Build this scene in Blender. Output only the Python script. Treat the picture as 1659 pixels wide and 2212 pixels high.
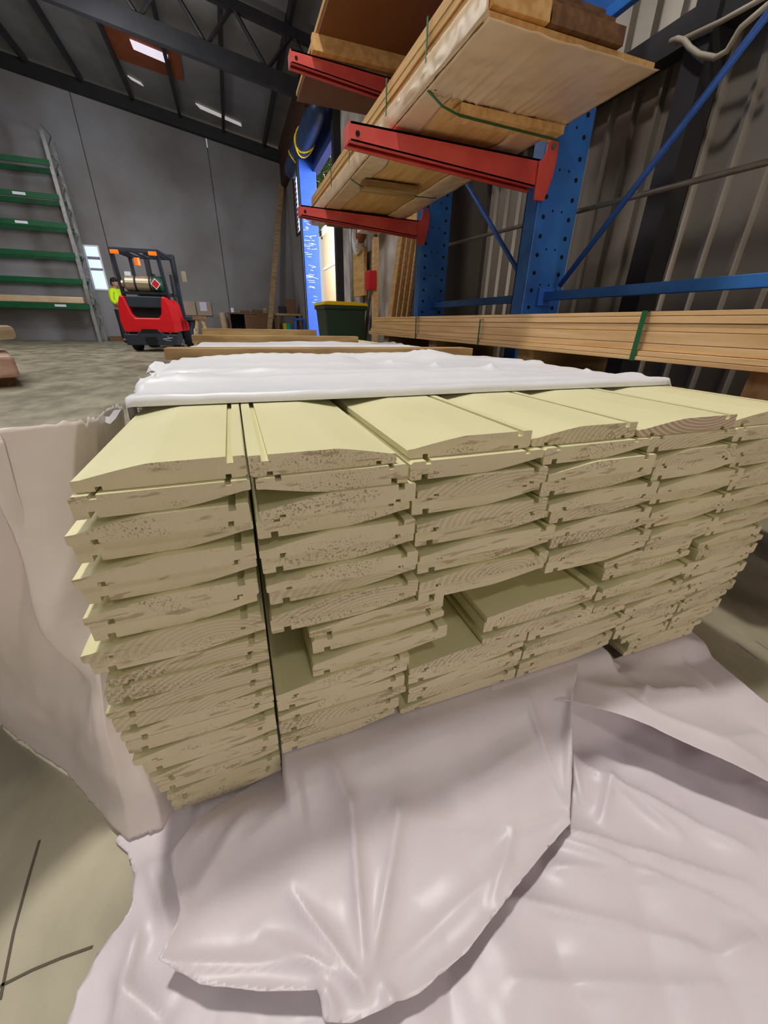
import bpy, bmesh, math, random
from mathutils import Vector, Matrix, noise
random.seed(7)
for o in list(bpy.data.objects): bpy.data.objects.remove(o)
S = bpy.context.scene
C = S.collection
# ------------------------------------------------------------ camera
FPX, CX, CY, H = 831.0, 829.5, 1106.0, 0.68
Fv = Vector((-334.5, -414, 831)).normalized()
Lv = Vector((2638, -353, 831)); Lv = (Lv - Fv*Lv.dot(Fv)).normalized()
Uv = Lv.cross(Fv)
right = Vector((Lv.x, Fv.x, Uv.x)); up = -Vector((Lv.y, Fv.y, Uv.y)); back = -Vector((Lv.z, Fv.z, Uv.z))
cam = bpy.data.objects.new('camera', bpy.data.cameras.new('camera')); C.objects.link(cam)
cam.matrix_world = Matrix(((right.x, up.x, back.x, 0), (right.y, up.y, back.y, 0), (right.z, up.z, back.z, H), (0, 0, 0, 1)))
cam.data.sensor_fit = 'HORIZONTAL'; cam.data.sensor_width = 36; cam.data.lens = 36*FPX/1659
cam.data.clip_start = .02; cam.data.clip_end = 200
S.camera = cam
S.view_settings.view_transform = 'Standard'; S.view_settings.look = 'None'
S.view_settings.gamma = 1; S.view_settings.use_curve_mapping = False
S.view_settings.exposure = -0.16
def at(px, py, X=None, Y=None, Z=None):
    """the point of the place seen at a pixel of the photograph, on a plane X, Y or Z = const"""
    d = Vector((px-CX, py-CY, FPX)); r = Vector((d.dot(Lv), d.dot(Fv), d.dot(Uv)))
    if X is not None: t = X/r.x
    elif Y is not None: t = Y/r.y
    else: t = (Z-H)/r.z
    return Vector((r.x*t, r.y*t, r.z*t+H))
# ------------------------------------------------------------ world and lights
w = bpy.data.worlds.new('world'); S.world = w; w.use_nodes = True
nt = w.node_tree; bgn = nt.nodes['Background']
sky = nt.nodes.new('ShaderNodeTexSky'); sky.sky_type = 'HOSEK_WILKIE'; sky.turbidity = 8; sky.sun_direction = (0.3, 0.5, 0.6)
nt.links.new(sky.outputs[0], bgn.inputs[0]); bgn.inputs[1].default_value = 1.7
def area(name, loc, target, size, power, col, sy=None):
    l = bpy.data.lights.new(name, 'AREA'); l.energy = power; l.color = col; l.size = size
    if sy: l.shape = 'RECTANGLE'; l.size_y = sy
    o = bpy.data.objects.new(name, l); C.objects.link(o); o.location = loc
    o.rotation_euler = (Vector(target)-Vector(loc)).to_track_quat('-Z', 'Y').to_euler()
    return o
area('high_bay_key', (-.2, 1.4, 5.2), (.3, .4, .3), .30, 165, (1, .97, .92))
area('fill_front_low', (1.0, -4.0, 1.5), (.3, .4, .7), 2.4, 64, (1, .90, .82), 1.8)  # added low fill from the camera side for the board ends; no door there
area('fill_front', (.2, -2.2, 4.7), (.2, 1.5, .8), .35, 32, (1, .95, .9))  # unseen lamp added behind the camera to brighten the upright plastic
area('fill_near', (-4.0, 1.5, 5.6), (-3.0, 2.5, 0), 3.0, 110, (.98, .96, 1), 6)  # ambient fill added on the left, no opening in the roof above
area('fill_far', (-4.5, 8.5, 5.6), (-4.5, 8.3, 0), 2.5, 290, (1, .96, .92), 7)  # invented overhead fill for the far floor and wall
area('doorway_daylight', (4.6, 8.4, 2.6), (-.5, 14.2, 1.8), 2.0, 700, (.80, .88, 1), 3.0)
area('fill_far_wall', (-1.4, 9.0, 4.4), (.6, 16.3, 1.6), .6, 75, (.88, .92, 1))  # extra cool fill put in to lift the far wall near the corner
area('yard_daylight', (3.4, 22.5, 4.8), (5.6, 24.5, 1.6), 3.0, 480, (1, .97, .92), 2.0)

# ------------------------------------------------------------ materials
def lin(c): return tuple(((v/255+.055)/1.055)**2.4 if v > 10 else v/255/12.92 for v in c)
MATS = {}
def mat(name, col, rough=.6, metal=0, noise_scale=None, noise_amt=.25, stretch=(1, 1, 1), bump=0, col2=None, bump_scale=None, emit=None, estr=0, spec=.5, detail=5, alpha=None, trans=None):
    m = bpy.data.materials.new(name); m.use_nodes = True; n = m.node_tree.nodes; l = m.node_tree.links
    b = n['Principled BSDF']; c = (*lin(col), 1)
    b.inputs['Base Color'].default_value = c; b.inputs['Roughness'].default_value = rough; b.inputs['Metallic'].default_value = metal
    b.inputs['Specular IOR Level'].default_value = spec
    if alpha is not None: b.inputs['Alpha'].default_value = alpha
    if emit: b.inputs['Emission Color'].default_value = (*lin(emit), 1); b.inputs['Emission Strength'].default_value = estr
    if noise_scale:
        tc = n.new('ShaderNodeTexCoord'); mp = n.new('ShaderNodeMapping'); mp.inputs['Scale'].default_value = stretch
        l.new(tc.outputs['Object'], mp.inputs[0])
        oi = n.new('ShaderNodeObjectInfo'); mu = n.new('ShaderNodeMath'); mu.operation = 'MULTIPLY'; mu.inputs[1].default_value = 37
        l.new(oi.outputs['Random'], mu.inputs[0]); cb = n.new('ShaderNodeCombineXYZ')
        for k in range(3): l.new(mu.outputs[0], cb.inputs[k])
        l.new(cb.outputs[0], mp.inputs['Location'])
        tx = n.new('ShaderNodeTexNoise'); tx.inputs['Scale'].default_value = noise_scale; tx.inputs['Detail'].default_value = detail
        l.new(mp.outputs[0], tx.inputs[0])
        rp = n.new('ShaderNodeValToRGB')
        rp.color_ramp.elements[0].position = .35; rp.color_ramp.elements[1].position = .68
        c2 = lin(col2) if col2 else tuple(v*(1-noise_amt) for v in lin(col))
        rp.color_ramp.elements[0].color = (*c2, 1); rp.color_ramp.elements[1].color = c
        l.new(tx.outputs['Fac'], rp.inputs[0]); l.new(rp.outputs[0], b.inputs['Base Color'])
        if bump:
            bp = n.new('ShaderNodeBump'); bp.inputs['Strength'].default_value = bump; bp.inputs['Distance'].default_value = .01
            l.new(tx.outputs['Fac'], bp.inputs['Height']); l.new(bp.outputs[0], b.inputs['Normal'])
    MATS[name] = m; return m
M_floor = mat('concrete_floor', (184, 176, 150), .55, noise_scale=5.0, col2=(126, 119, 98), detail=9, bump=.25, stretch=(1, .6, 1))
M_conc = mat('concrete_wall', (158, 155, 156), .85, noise_scale=.5, col2=(128, 121, 117), detail=6)
M_roof = mat('roof_sheet', (140, 138, 138), .6, metal=.2, noise_scale=1.5)
M_steel_dark = mat('dark_steel', (44, 42, 44), .6, metal=.2, noise_scale=4)
M_iron = mat('corrugated_iron', (150, 141, 130), .34, metal=.55, noise_scale=2, noise_amt=.3, stretch=(1, 1, .3))
M_plaster = mat('whitewash', (214, 206, 200), .85, noise_scale=2, col2=(150, 140, 128))
M_brownboard = mat('brown_cladding', (84, 52, 34), .8, noise_scale=3, stretch=(1, .3, 6))
M_darkpanel = mat('dark_hardboard', (60, 48, 38), .7, noise_scale=2)
M_blue = mat('blue_rack_paint', (56, 124, 206), .38, noise_scale=5, col2=(40, 98, 182), spec=.6)
M_bluedark = mat('blue_brace_paint', (60, 112, 210), .35, noise_scale=6, noise_amt=.2)
M_bluepillar = mat('blue_scuffed_paint', (40, 84, 178), .5, noise_scale=9, col2=(34, 72, 160), stretch=(1, 1, 6))
M_red = mat('red_arm_paint', (222, 88, 78), .42, noise_scale=6, col2=(200, 66, 60))
M_redlift = mat('forklift_red', (222, 28, 36), .3, noise_scale=3, noise_amt=.12)
M_hole = mat('hole_dark', (8, 8, 12), .9)
M_green = mat('green_strap', (18, 92, 48), .4)
M_greenbeam = mat('green_beam_paint', (6, 92, 50), .5, noise_scale=4)
M_galv = mat('galvanised_upright', (170, 168, 164), .45, metal=.5, noise_scale=10)
M_timber = mat('oak_timber', (232, 194, 142), .6, noise_scale=5, col2=(206, 162, 108), stretch=(9, .5, 9), detail=8, bump=.1)
M_timber2 = mat('pale_timber', (222, 182, 118), .6, noise_scale=5, col2=(196, 148, 86), stretch=(7, .5, 7), detail=7)
M_endtimber = mat('pink_sawn_end', (232, 186, 148), .7, noise_scale=30, noise_amt=.15)
M_ply = mat('brown_plywood', (132, 82, 44), .6, noise_scale=3, col2=(126, 74, 36), stretch=(2, 1, 2))
M_brown = mat('brown_timber', (128, 92, 58), .7, noise_scale=6, col2=(92, 62, 38), stretch=(5, .5, 5))
M_treated = mat('green_treated_timber', (122, 112, 68), .7, noise_scale=8, col2=(92, 82, 48), stretch=(1, 1, 6))
M_pinkwood = mat('wrapped_pink_timber', (206, 170, 150), .5, noise_scale=5, col2=(180, 138, 116), stretch=(1, .3, 4))
M_strip = mat('bearer_timber', (182, 152, 104), .65, noise_scale=7, col2=(138, 106, 64), stretch=(.6, 4, 4))
M_black = mat('black_rubber', (22, 22, 24), .7)
M_charcoal = mat('charcoal_paint', (44, 52, 62), .45, noise_scale=4)
M_lpg = mat('aluminium_cylinder', (190, 176, 150), .35, metal=.7)
M_dgreen = mat('dark_green', (20, 66, 44), .5)
M_orange = mat('orange_lens', (240, 110, 20), .3, emit=(255, 110, 20), estr=.6)
M_bin = mat('bin_green', (40, 62, 42), .5)
M_yellow = mat('yellow_plastic', (238, 200, 20), .4)
M_hivis = mat('hivis_yellow', (206, 240, 20), .7)
M_grey = mat('grey_cloth', (170, 170, 176), .8)
M_navy = mat('navy_cloth', (20, 22, 34), .8)
M_skin = mat('skin', (176, 124, 96), .6)
M_white = mat('white_paint', (232, 232, 238), .6)
M_paper = mat('white_paper', (226, 226, 244), .7)
M_tan = mat('tan_panel', (184, 160, 140), .7, noise_scale=2, noise_amt=.1)
M_fence = mat('fence_timber', (226, 194, 160), .8, noise_scale=5, noise_amt=.15, stretch=(4, 4, .5))
M_leaf = mat('foliage', (170, 196, 120), .8, noise_scale=6, noise_amt=.5)
M_tarp = mat('blue_tarpaulin', (24, 54, 96), .45, noise_scale=5, noise_amt=.4, bump=.5)
M_header = mat('blue_roller_curtain', (30, 52, 112), .5, noise_scale=2)
M_pipe = mat('grey_pipe', (140, 132, 122), .4, metal=.4, noise_scale=12)
M_cable = mat('grey_cable', (150, 140, 124), .55)
M_glasslit = mat('daylight_glass', (200, 220, 240), .3, emit=(200, 216, 250), estr=1.1)
M_slit = mat('daylight_gap_glow', (210, 210, 205), .4, emit=(226, 220, 214), estr=.5)  # glow standing in for daylight through open gaps
M_skyl = mat('skylight_sheet', (230, 220, 225), .4, emit=(236, 226, 240), estr=.9)
M_orangeply = mat('orange_ply', (140, 68, 26), .7, noise_scale=4)
M_redbox = mat('red_switch', (206, 30, 34), .4)
M_teal = mat('teal_plastic', (20, 170, 150), .5)
M_bluestool = mat('blue_plastic', (30, 100, 190), .5)
M_crack = mat('floor_crack_dirt', (92, 84, 70), .9)
M_film = mat('clear_film', (222, 198, 166), .25, noise_scale=4, col2=(210, 180, 142), bump=.15, spec=.7)

def plastic_mat(name, col):
    m = mat(name, col, .40, noise_scale=26, noise_amt=.03, bump=.10, spec=.5, detail=6)
    b = m.node_tree.nodes['Principled BSDF']
    b.inputs['Subsurface Weight'].default_value = 0
    return m
M_plastic = plastic_mat('white_polythene', (214, 204, 208))
M_plastic_wing = plastic_mat('white_polythene_lit', (234, 222, 216))  # same polythene in a lighter colour, brightness of the lit flap painted in
_n = M_plastic_wing.node_tree; _b = _n.nodes['Principled BSDF']; _t = _n.nodes.new('ShaderNodeBsdfTranslucent'); _t.inputs[0].default_value = (*lin((236, 216, 204)), 1)
_m = _n.nodes.new('ShaderNodeMixShader'); _m.inputs[0].default_value = .10
_n.links.new(_b.outputs[0], _m.inputs[1]); _n.links.new(_t.outputs[0], _m.inputs[2]); _n.links.new(_m.outputs[0], _n.nodes['Material Output'].inputs['Surface'])
M_plastic2 = plastic_mat('white_polythene_cover', (224, 224, 228))

def board_mats():
    p = mat('primer_face', (224, 218, 172), .45, noise_scale=4, noise_amt=.06, stretch=(3, 1, 3), spec=.4)
    m = bpy.data.materials.new('primed_end'); m.use_nodes = True; n = m.node_tree.nodes; l = m.node_tree.links
    b = n['Principled BSDF']; b.inputs['Roughness'].default_value = .7
    tc = n.new('ShaderNodeTexCoord'); oi = n.new('ShaderNodeObjectInfo')
    sx = n.new('ShaderNodeSeparateXYZ'); l.new(tc.outputs['Object'], sx.inputs[0])
    def math_(op, a, b_=None):
        q = n.new('ShaderNodeMath'); q.operation = op
        for i, v in enumerate((a, b_)):
            if v is None: continue
            if isinstance(v, (int, float)): q.inputs[i].default_value = v
            else: l.new(v, q.inputs[i])
        return q.outputs[0]
    rnd = oi.outputs['Random']
    r2 = math_('FRACT', math_('MULTIPLY', rnd, 17.31)); r3 = math_('FRACT', math_('MULTIPLY', rnd, 53.7))
    ox = math_('MULTIPLY', rnd, 50); oz = math_('MULTIPLY', r2, 31)
    cb = n.new('ShaderNodeCombineXYZ'); l.new(math_('ADD', sx.outputs[0], ox), cb.inputs[0]); l.new(oz, cb.inputs[1]); l.new(math_('ADD', sx.outputs[2], oz), cb.inputs[2])
    nz = n.new('ShaderNodeTexNoise'); nz.inputs['Scale'].default_value = 14; nz.inputs['Detail'].default_value = 5; l.new(cb.outputs[0], nz.inputs[0])
    # growth rings about a centre under or above the board
    dx = math_('SUBTRACT', sx.outputs[0], math_('MULTIPLY', r3, .16)); dz = math_('ADD', sx.outputs[2], math_('MULTIPLY', r2, .06))
    d = math_('SQRT', math_('ADD', math_('MULTIPLY', dx, dx), math_('MULTIPLY', math_('MULTIPLY', dz, dz), 3)))
    ring = math_('SINE', math_('ADD', math_('MULTIPLY', d, 800), math_('MULTIPLY', nz.outputs['Fac'], 12)))
    ring = math_('MULTIPLY', math_('ADD', ring, 1), .5)
    hi = n.new('ShaderNodeTexNoise'); hi.inputs['Scale'].default_value = 420; hi.inputs['Detail'].default_value = 3; l.new(cb.outputs[0], hi.inputs[0])
    big = n.new('ShaderNodeTexNoise'); big.inputs['Scale'].default_value = 9; big.inputs['Detail'].default_value = 3
    cb2 = n.new('ShaderNodeCombineXYZ'); l.new(math_('ADD', sx.outputs[0], oz), cb2.inputs[0]); l.new(ox, cb2.inputs[1]); l.new(math_('MULTIPLY', sx.outputs[2], 3), cb2.inputs[2]); l.new(cb2.outputs[0], big.inputs[0])
    def ramp(src, stops):
        r = n.new('ShaderNodeValToRGB'); e = r.color_ramp.elements
        e[0].position, e[0].color = stops[0][0], (*stops[0][1], 1); e[1].position, e[1].color = stops[-1][0], (*stops[-1][1], 1)
        l.new(src, r.inputs[0]); return r.outputs[0]
    def mix(f, a, c):
        q = n.new('ShaderNodeMix'); q.data_type = 'RGBA'
        if isinstance(f, (int, float)): q.inputs[0].default_value = f
        else: l.new(f, q.inputs[0])
        for i, v in ((6, a), (7, c)):
            if isinstance(v, tuple): q.inputs[i].default_value = (*v, 1)
            else: l.new(v, q.inputs[i])
        return q.outputs[2]
    base = mix(nz.outputs['Fac'], lin((217, 204, 172)), lin((198, 184, 152)))
    rmask = math_('MULTIPLY', math_('MULTIPLY', ring, math_('GREATER_THAN', r3, .68)), math_('MULTIPLY', big.outputs['Fac'], .62))
    c1 = mix(rmask, base, lin((126, 108, 80)))
    sm = n.new('ShaderNodeMapRange'); l.new(big.outputs['Fac'], sm.inputs[0]); sm.inputs[1].default_value = .52; sm.inputs[2].default_value = .62
    sp = n.new('ShaderNodeMapRange'); l.new(hi.outputs['Fac'], sp.inputs[0]); sp.inputs[1].default_value = .55; sp.inputs[2].default_value = .62
    spk = math_('MULTIPLY', math_('MULTIPLY', sm.outputs[0], sp.outputs[0]), .6)
    c2 = mix(spk, c1, lin((84, 68, 44)))
    # smears of bare wood
    smear = n.new('ShaderNodeTexNoise'); smear.inputs['Scale'].default_value = 30; smear.inputs['Detail'].default_value = 2
    cb3 = n.new('ShaderNodeCombineXYZ'); l.new(math_('ADD', math_('MULTIPLY', sx.outputs[0], .9), math_('MULTIPLY', sx.outputs[2], -1.5)), cb3.inputs[0]); l.new(ox, cb3.inputs[1]); l.new(math_('ADD', math_('MULTIPLY', sx.outputs[2], 4), oz), cb3.inputs[2]); l.new(cb3.outputs[0], smear.inputs[0])
    s2 = n.new('ShaderNodeMapRange'); l.new(smear.outputs['Fac'], s2.inputs[0]); s2.inputs[1].default_value = .61; s2.inputs[2].default_value = .66
    c3 = mix(math_('MULTIPLY', s2.outputs[0], .5), c2, lin((136, 108, 72)))
    l.new(c3, b.inputs['Base Color'])
    bp = n.new('ShaderNodeBump'); bp.inputs['Strength'].default_value = .3; bp.inputs['Distance'].default_value = .002; l.new(hi.outputs['Fac'], bp.inputs['Height']); l.new(bp.outputs[0], b.inputs['Normal'])
    r = bpy.data.materials.new('raw_pine_end'); r.use_nodes = True; n2 = r.node_tree.nodes; l2 = r.node_tree.links
    wv = n2.new('ShaderNodeTexWave'); wv.wave_type = 'RINGS'; wv.rings_direction = 'Y'; wv.inputs['Scale'].default_value = 44; wv.inputs['Distortion'].default_value = 1.2
    t2 = n2.new('ShaderNodeTexCoord'); mp = n2.new('ShaderNodeMapping'); mp.inputs['Location'].default_value = (-.085, 0, -.06); mp.inputs['Scale'].default_value = (.8, 1, 1.6)
    l2.new(t2.outputs['Object'], mp.inputs[0]); l2.new(mp.outputs[0], wv.inputs[0])
    rp = n2.new('ShaderNodeValToRGB'); rp.color_ramp.elements[0].color = (*lin((170, 142, 114)), 1); rp.color_ramp.elements[1].color = (*lin((204, 186, 166)), 1)
    l2.new(wv.outputs['Fac'], rp.inputs[0]); l2.new(rp.outputs[0], n2['Principled BSDF'].inputs['Base Color']); n2['Principled BSDF'].inputs['Roughness'].default_value = .7
    return p, m, r
M_primer, M_end, M_rawend = board_mats()

# ------------------------------------------------------------ helpers
def smart(o, me): return o
class MB:
    """collects shapes into ONE mesh"""
    def __init__(s): s.v = []; s.f = []; s.mi = []
    def add(s, vs, fs, mi=0):
        k = len(s.v); s.v += [tuple(q) for q in vs]; s.f += [tuple(i+k for i in f) for f in fs]; s.mi += [mi]*len(fs); return s
    def box(s, x0, x1, y0, y1, z0, z1, mi=0):
        vs = [(x, y, z) for x in (x0, x1) for y in (y0, y1) for z in (z0, z1)]
        return s.add(vs, [(0, 1, 3, 2), (4, 6, 7, 5), (0, 4, 5, 1), (2, 3, 7, 6), (0, 2, 6, 4), (1, 5, 7, 3)], mi)
    def bar(s, a, b, w, h, upv=(0, 0, 1), mi=0):
        a = Vector(a); b = Vector(b); d = (b-a).normalized(); r = d.cross(Vector(upv))
        if r.length < 1e-4: r = d.cross(Vector((1, 0, 0)))
        r.normalize(); u = r.cross(d).normalized()
        vs = [p+r*sx*w/2+u*sz*h/2 for p in (a, b) for sx, sz in ((-1, -1), (1, -1), (1, 1), (-1, 1))]
        return s.add(vs, [(3, 2, 1, 0), (4, 5, 6, 7), (0, 1, 5, 4), (1, 2, 6, 5), (2, 3, 7, 6), (3, 0, 4, 7)], mi)
    def tube(s, pts, r, n=10, mi=0, cap=True):
        pts = [Vector(p) for p in pts]; vs = []; fs = []
        rr = r if isinstance(r, (list, tuple)) else [r]*len(pts)
        ref = None
        for i, p in enumerate(pts):
            d = (pts[min(i+1, len(pts)-1)]-pts[max(i-1, 0)]).normalized()
            if ref is None: ref = d.orthogonal().normalized()
            ref = (ref-d*ref.dot(d)).normalized(); q = d.cross(ref)
            for k in range(n):
                a = 2*math.pi*k/n; vs.append(p+(ref*math.cos(a)+q*math.sin(a))*rr[i])
        for i in range(len(pts)-1):
            for k in range(n): fs.append((i*n+k, i*n+(k+1) % n, (i+1)*n+(k+1) % n, (i+1)*n+k))
        if cap: fs.append(tuple(range(n-1, -1, -1))); fs.append(tuple((len(pts)-1)*n+k for k in range(n)))
        return s.add(vs, fs, mi)
    def prism(s, poly, axis, a, b, mi=0, mi_end=None):
        """poly of 2-D points extruded along axis from a to b"""
        def P(u, v, t): return {'x': (t, u, v), 'y': (u, t, v), 'z': (u, v, t)}[axis]
        n = len(poly); vs = [P(u, v, a) for u, v in poly]+[P(u, v, b) for u, v in poly]
        s.add(vs, [(i, (i+1) % n, n+(i+1) % n, n+i) for i in range(n)], mi)
        k = len(s.v)-2*n
        for f in (tuple(k+i for i in range(n-1, -1, -1)), tuple(k+n+i for i in range(n))):
            s.f.append(f); s.mi.append(mi if mi_end is None else mi_end)
        return s
    def ball(s, c, r, seg=12, rings=8, sc=(1, 1, 1), mi=0):
        vs = []; fs = []
        for i in range(rings+1):
            th = math.pi*i/rings
            for k in range(seg):
                a = 2*math.pi*k/seg; vs.append((c[0]+r*sc[0]*math.sin(th)*math.cos(a), c[1]+r*sc[1]*math.sin(th)*math.sin(a), c[2]+r*sc[2]*math.cos(th)))
        for i in range(rings):
            for k in range(seg): fs.append((i*seg+k, (i+1)*seg+k, (i+1)*seg+(k+1) % seg, i*seg+(k+1) % seg))
        return s.add(vs, fs, mi)
    def mesh(s, name, mats, smooth=False):
        me = bpy.data.meshes.new(name); me.from_pydata(s.v, [], s.f)
        for m in (mats if isinstance(mats, (list, tuple)) else [mats]): me.materials.append(m)
        me.polygons.foreach_set('material_index', s.mi)
        if smooth: me.polygons.foreach_set('use_smooth', [True]*len(s.f))
        bm = bmesh.new(); bm.from_mesh(me); bmesh.ops.recalc_face_normals(bm, faces=bm.faces); bm.to_mesh(me); bm.free()
        return me
    def build(s, name, mats, parent=None, smooth=False, bevel=0, loc=None):
        o = bpy.data.objects.new(name, s.mesh(name, mats, smooth)); C.objects.link(o)
        if parent: o.parent = parent
        if loc is not None: o.location = loc
        if bevel:
            b = o.modifiers.new('bevel', 'BEVEL'); b.width = bevel; b.segments = 2; b.limit_method = 'ANGLE'
        return o
def tag(o, label, cat, group=None, kind=None):
    o['label'] = label; o['category'] = cat
    if group: o['group'] = group
    if kind: o['kind'] = kind
    return o
def struct(o, label=None, cat=None):
    o['kind'] = 'structure'
    if label: o['label'] = label; o['category'] = cat
    return o
def thing(name, label, cat, loc=(0, 0, 0), rz=0, group=None):
    o = bpy.data.objects.new(name, None); C.objects.link(o); o.location = loc; o.rotation_euler = (0, 0, rz); o.empty_display_size = .1
    return tag(o, label, cat, group)
ORD = ['top', 'second', 'third', 'fourth', 'fifth', 'sixth', 'seventh', 'eighth', 'ninth', 'tenth', 'eleventh', 'twelfth', 'thirteenth', 'fourteenth', 'fifteenth', 'sixteenth', 'seventeenth', 'eighteenth', 'nineteenth', 'twentieth', 'twenty-first', 'lowest']

# ============================================================ SETTING
WX, WY = 2.35, 16.3
def roof_z(x): return 5.62+.16*(WX-x)
o = MB().box(-13, 14, -7, 24, -.12, 0).build('floor', M_floor); struct(o, 'grey stained concrete slab floor of the shed', 'floor')
# far wall of tilt-up concrete panels
mb = MB(); px_ = [-13, -8.0, -3.22, .08, WX+.12]
for a, b in zip(px_[:-1], px_[1:]):
    mb.prism([(a+.012, 0), (b-.012, 0), (b-.012, roof_z(b)-.12), (a+.012, roof_z(a)-.12)], 'y', WY, WY+.15)
mb.box(-13, WX+.1, WY+.06, WY+.14, 0, 5.4)
struct(mb.build('wall_far', M_conc, bevel=.01), 'grey tilt-up concrete panel wall at the far end', 'wall')
struct(MB().box(-13.2, -13, -7, WY+.2, 0, 8.1).build('wall_left', M_conc), 'plain grey concrete wall on the left', 'wall')
struct(MB().box(-13, WX+.1, -7.2, -7, 0, 8.1).build('wall_back', M_conc), 'plain grey concrete wall behind', 'wall')
for pts_, lb in ((((0, 2160), (30, 2010), (60, 1900), (85, 1815)), 'dark crack line in the floor at the lower left'), (((0, 2130), (70, 2095), (130, 2070), (200, 2045)), 'dark joint line across the floor at the lower left corner')):
    mb = MB(); q_ = [at(*p_, Z=.0008) for p_ in pts_]
    for a_, b_ in zip(q_[:-1], q_[1:]): mb.bar(a_, b_, .0028, .0006)
    o = mb.build('floor_crack', M_crack); struct(o, lb, 'floor crack')
mb = MB()
for pa, pb in (((1590, 1388), (1640, 1425)), ((1634, 1385), (1659, 1402))): mb.bar(at(*pa, Z=.0008), at(*pb, Z=.0008), .004, .0006)
struct(mb.build('floor_scratches', M_galv), 'pale scratches on the floor at the right edge', 'floor scratches')
# corrugated iron side wall
def corrugated(y0, y1, z0, z1, X, pitch=.165):
    mb = MB(); prof = []; y = y0
    while y < y1:
        for dy, dx in ((0, 0), (.070, 0), (.082, -.026), (.100, -.026), (.112, 0)):
            if y+dy <= y1: prof.append((y+dy, X+dx))
        y += pitch
    prof.append((y1, X)); n = len(prof)
    vs = [(x, yy, z) for z in (z0, z1) for yy, x in prof]
    mb.add(vs, [(i, i+1, n+i+1, n+i) for i in range(n-1)])
    vs2 = [(x+.004, yy, z) for z in (z0, z1) for yy, x in prof]
    mb.add(vs2, [(i, i+1, n+i+1, n+i) for i in range(n-1)])
    return mb
struct(corrugated(-7, 3.75, 0, 5.7, WX).build('wall_right', M_iron), 'corrugated grey iron cladding wall beside the blue rack', 'wall')
struct(MB().box(WX-.02, WX+.1, 3.78, 4.9, 0, 5.7).build('wall_right', M_darkpanel), 'dark hardboard lining between the iron cladding and whitewashed wall', 'wall')
struct(MB().box(WX, WX+.15, 4.9, 9.15, 0, 5.6).build('wall_right', M_plaster), 'whitewashed blotchy masonry wall behind the leaning planks', 'wall')
mb = MB().box(WX, WX+.02, 11.5, WY, 0, 3.1).box(WX, WX+.02, 11.5, 13.3, 3.1, 4.55).box(WX, WX+.03, 14.4, WY, 3.1, 4.55).box(WX, WX+.15, 9.15, WY, 4.55, 5.6)
struct(mb.build('wall_right', M_conc), 'concrete side wall past the doorway in the far right corner', 'wall')
# brown boarding high up in the corner
mb = MB()
for k in range(9): mb.box(WX-.16, WX-.02, 11.5, WY-.05, 4.62+k*.115, 4.62+k*.115+.1)
struct(mb.build('trim_1', M_brownboard), 'brown horizontal boarding high in the far right corner', 'boarding')
# roof
mb = MB(); prof = []
mb.add([(-13, -7, roof_z(-13)), (WX+.3, -7, roof_z(WX+.3)), (WX+.3, WY+.3, roof_z(WX+.3)), (-13, WY+.3, roof_z(-13)),
        (-13, -7, roof_z(-13)+.06), (WX+.3, -7, roof_z(WX+.3)+.06), (WX+.3, WY+.3, roof_z(WX+.3)+.06), (-13, WY+.3, roof_z(-13)+.06)],
       [(0, 1, 2, 3), (4, 5, 6, 7), (0, 1, 5, 4), (1, 2, 6, 5), (2, 3, 7, 6), (3, 0, 4, 7)])
struct(mb.build('ceiling', M_roof), 'dark sloping metal sheet roof of the shed', 'ceiling')
for k in range(13):     # purlins run the length of the shed
    x = WX-.6-k*1.15
    o = MB().box(x-.035, x+.035, -7, WY, roof_z(x)-.2, roof_z(x)-.01).build('roof_purlin', M_steel_dark)
    tag(o, 'dark steel purlin under the sloping roof sheets', 'purlin', 'purlins under the roof'); o['kind'] = 'structure'
def truss(Y, depth, label):
    t = thing('roof_truss', label, 'truss', (0, Y, 0)); t['kind'] = 'structure'
    a, b = -12.9, WX-.05
    MB().bar((a, 0, roof_z(a)-depth), (b, 0, roof_z(b)-depth*.8), .12, .26).build('bottom_chord', M_steel_dark, t)
    MB().bar((a, 0, roof_z(a)-.28), (b, 0, roof_z(b)-.28), .1, .14).build('top_chord', M_steel_dark, t)
    n = 15
    for k in range(n):
        x0 = a+(b-a)*k/n; x1 = a+(b-a)*(k+1)/n; xm = (x0+x1)/2
        zb = lambda x: roof_z(x)-depth*(1-.2*(x-a)/(b-a))
        MB().tube([(x0, 0, zb(x0)+.1), (xm, 0, roof_z(xm)-.3)], .035, 6).tube([(xm, 0, roof_z(xm)-.3), (x1, 0, zb(x1)+.1)], .035, 6).build('web_bar', M_steel_dark, t)
truss(10.2, 1.25, 'dark open web steel roof truss above the forklift')
o = MB().bar((-12.9, WY-.12, roof_z(-12.9)-.26), (WX, WY-.12, roof_z(WX)-.26), .2, .28).build('wall_beam', M_steel_dark); tag(o, 'dark steel beam capping the far concrete wall', 'beam'); o['kind'] = 'structure'
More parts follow.
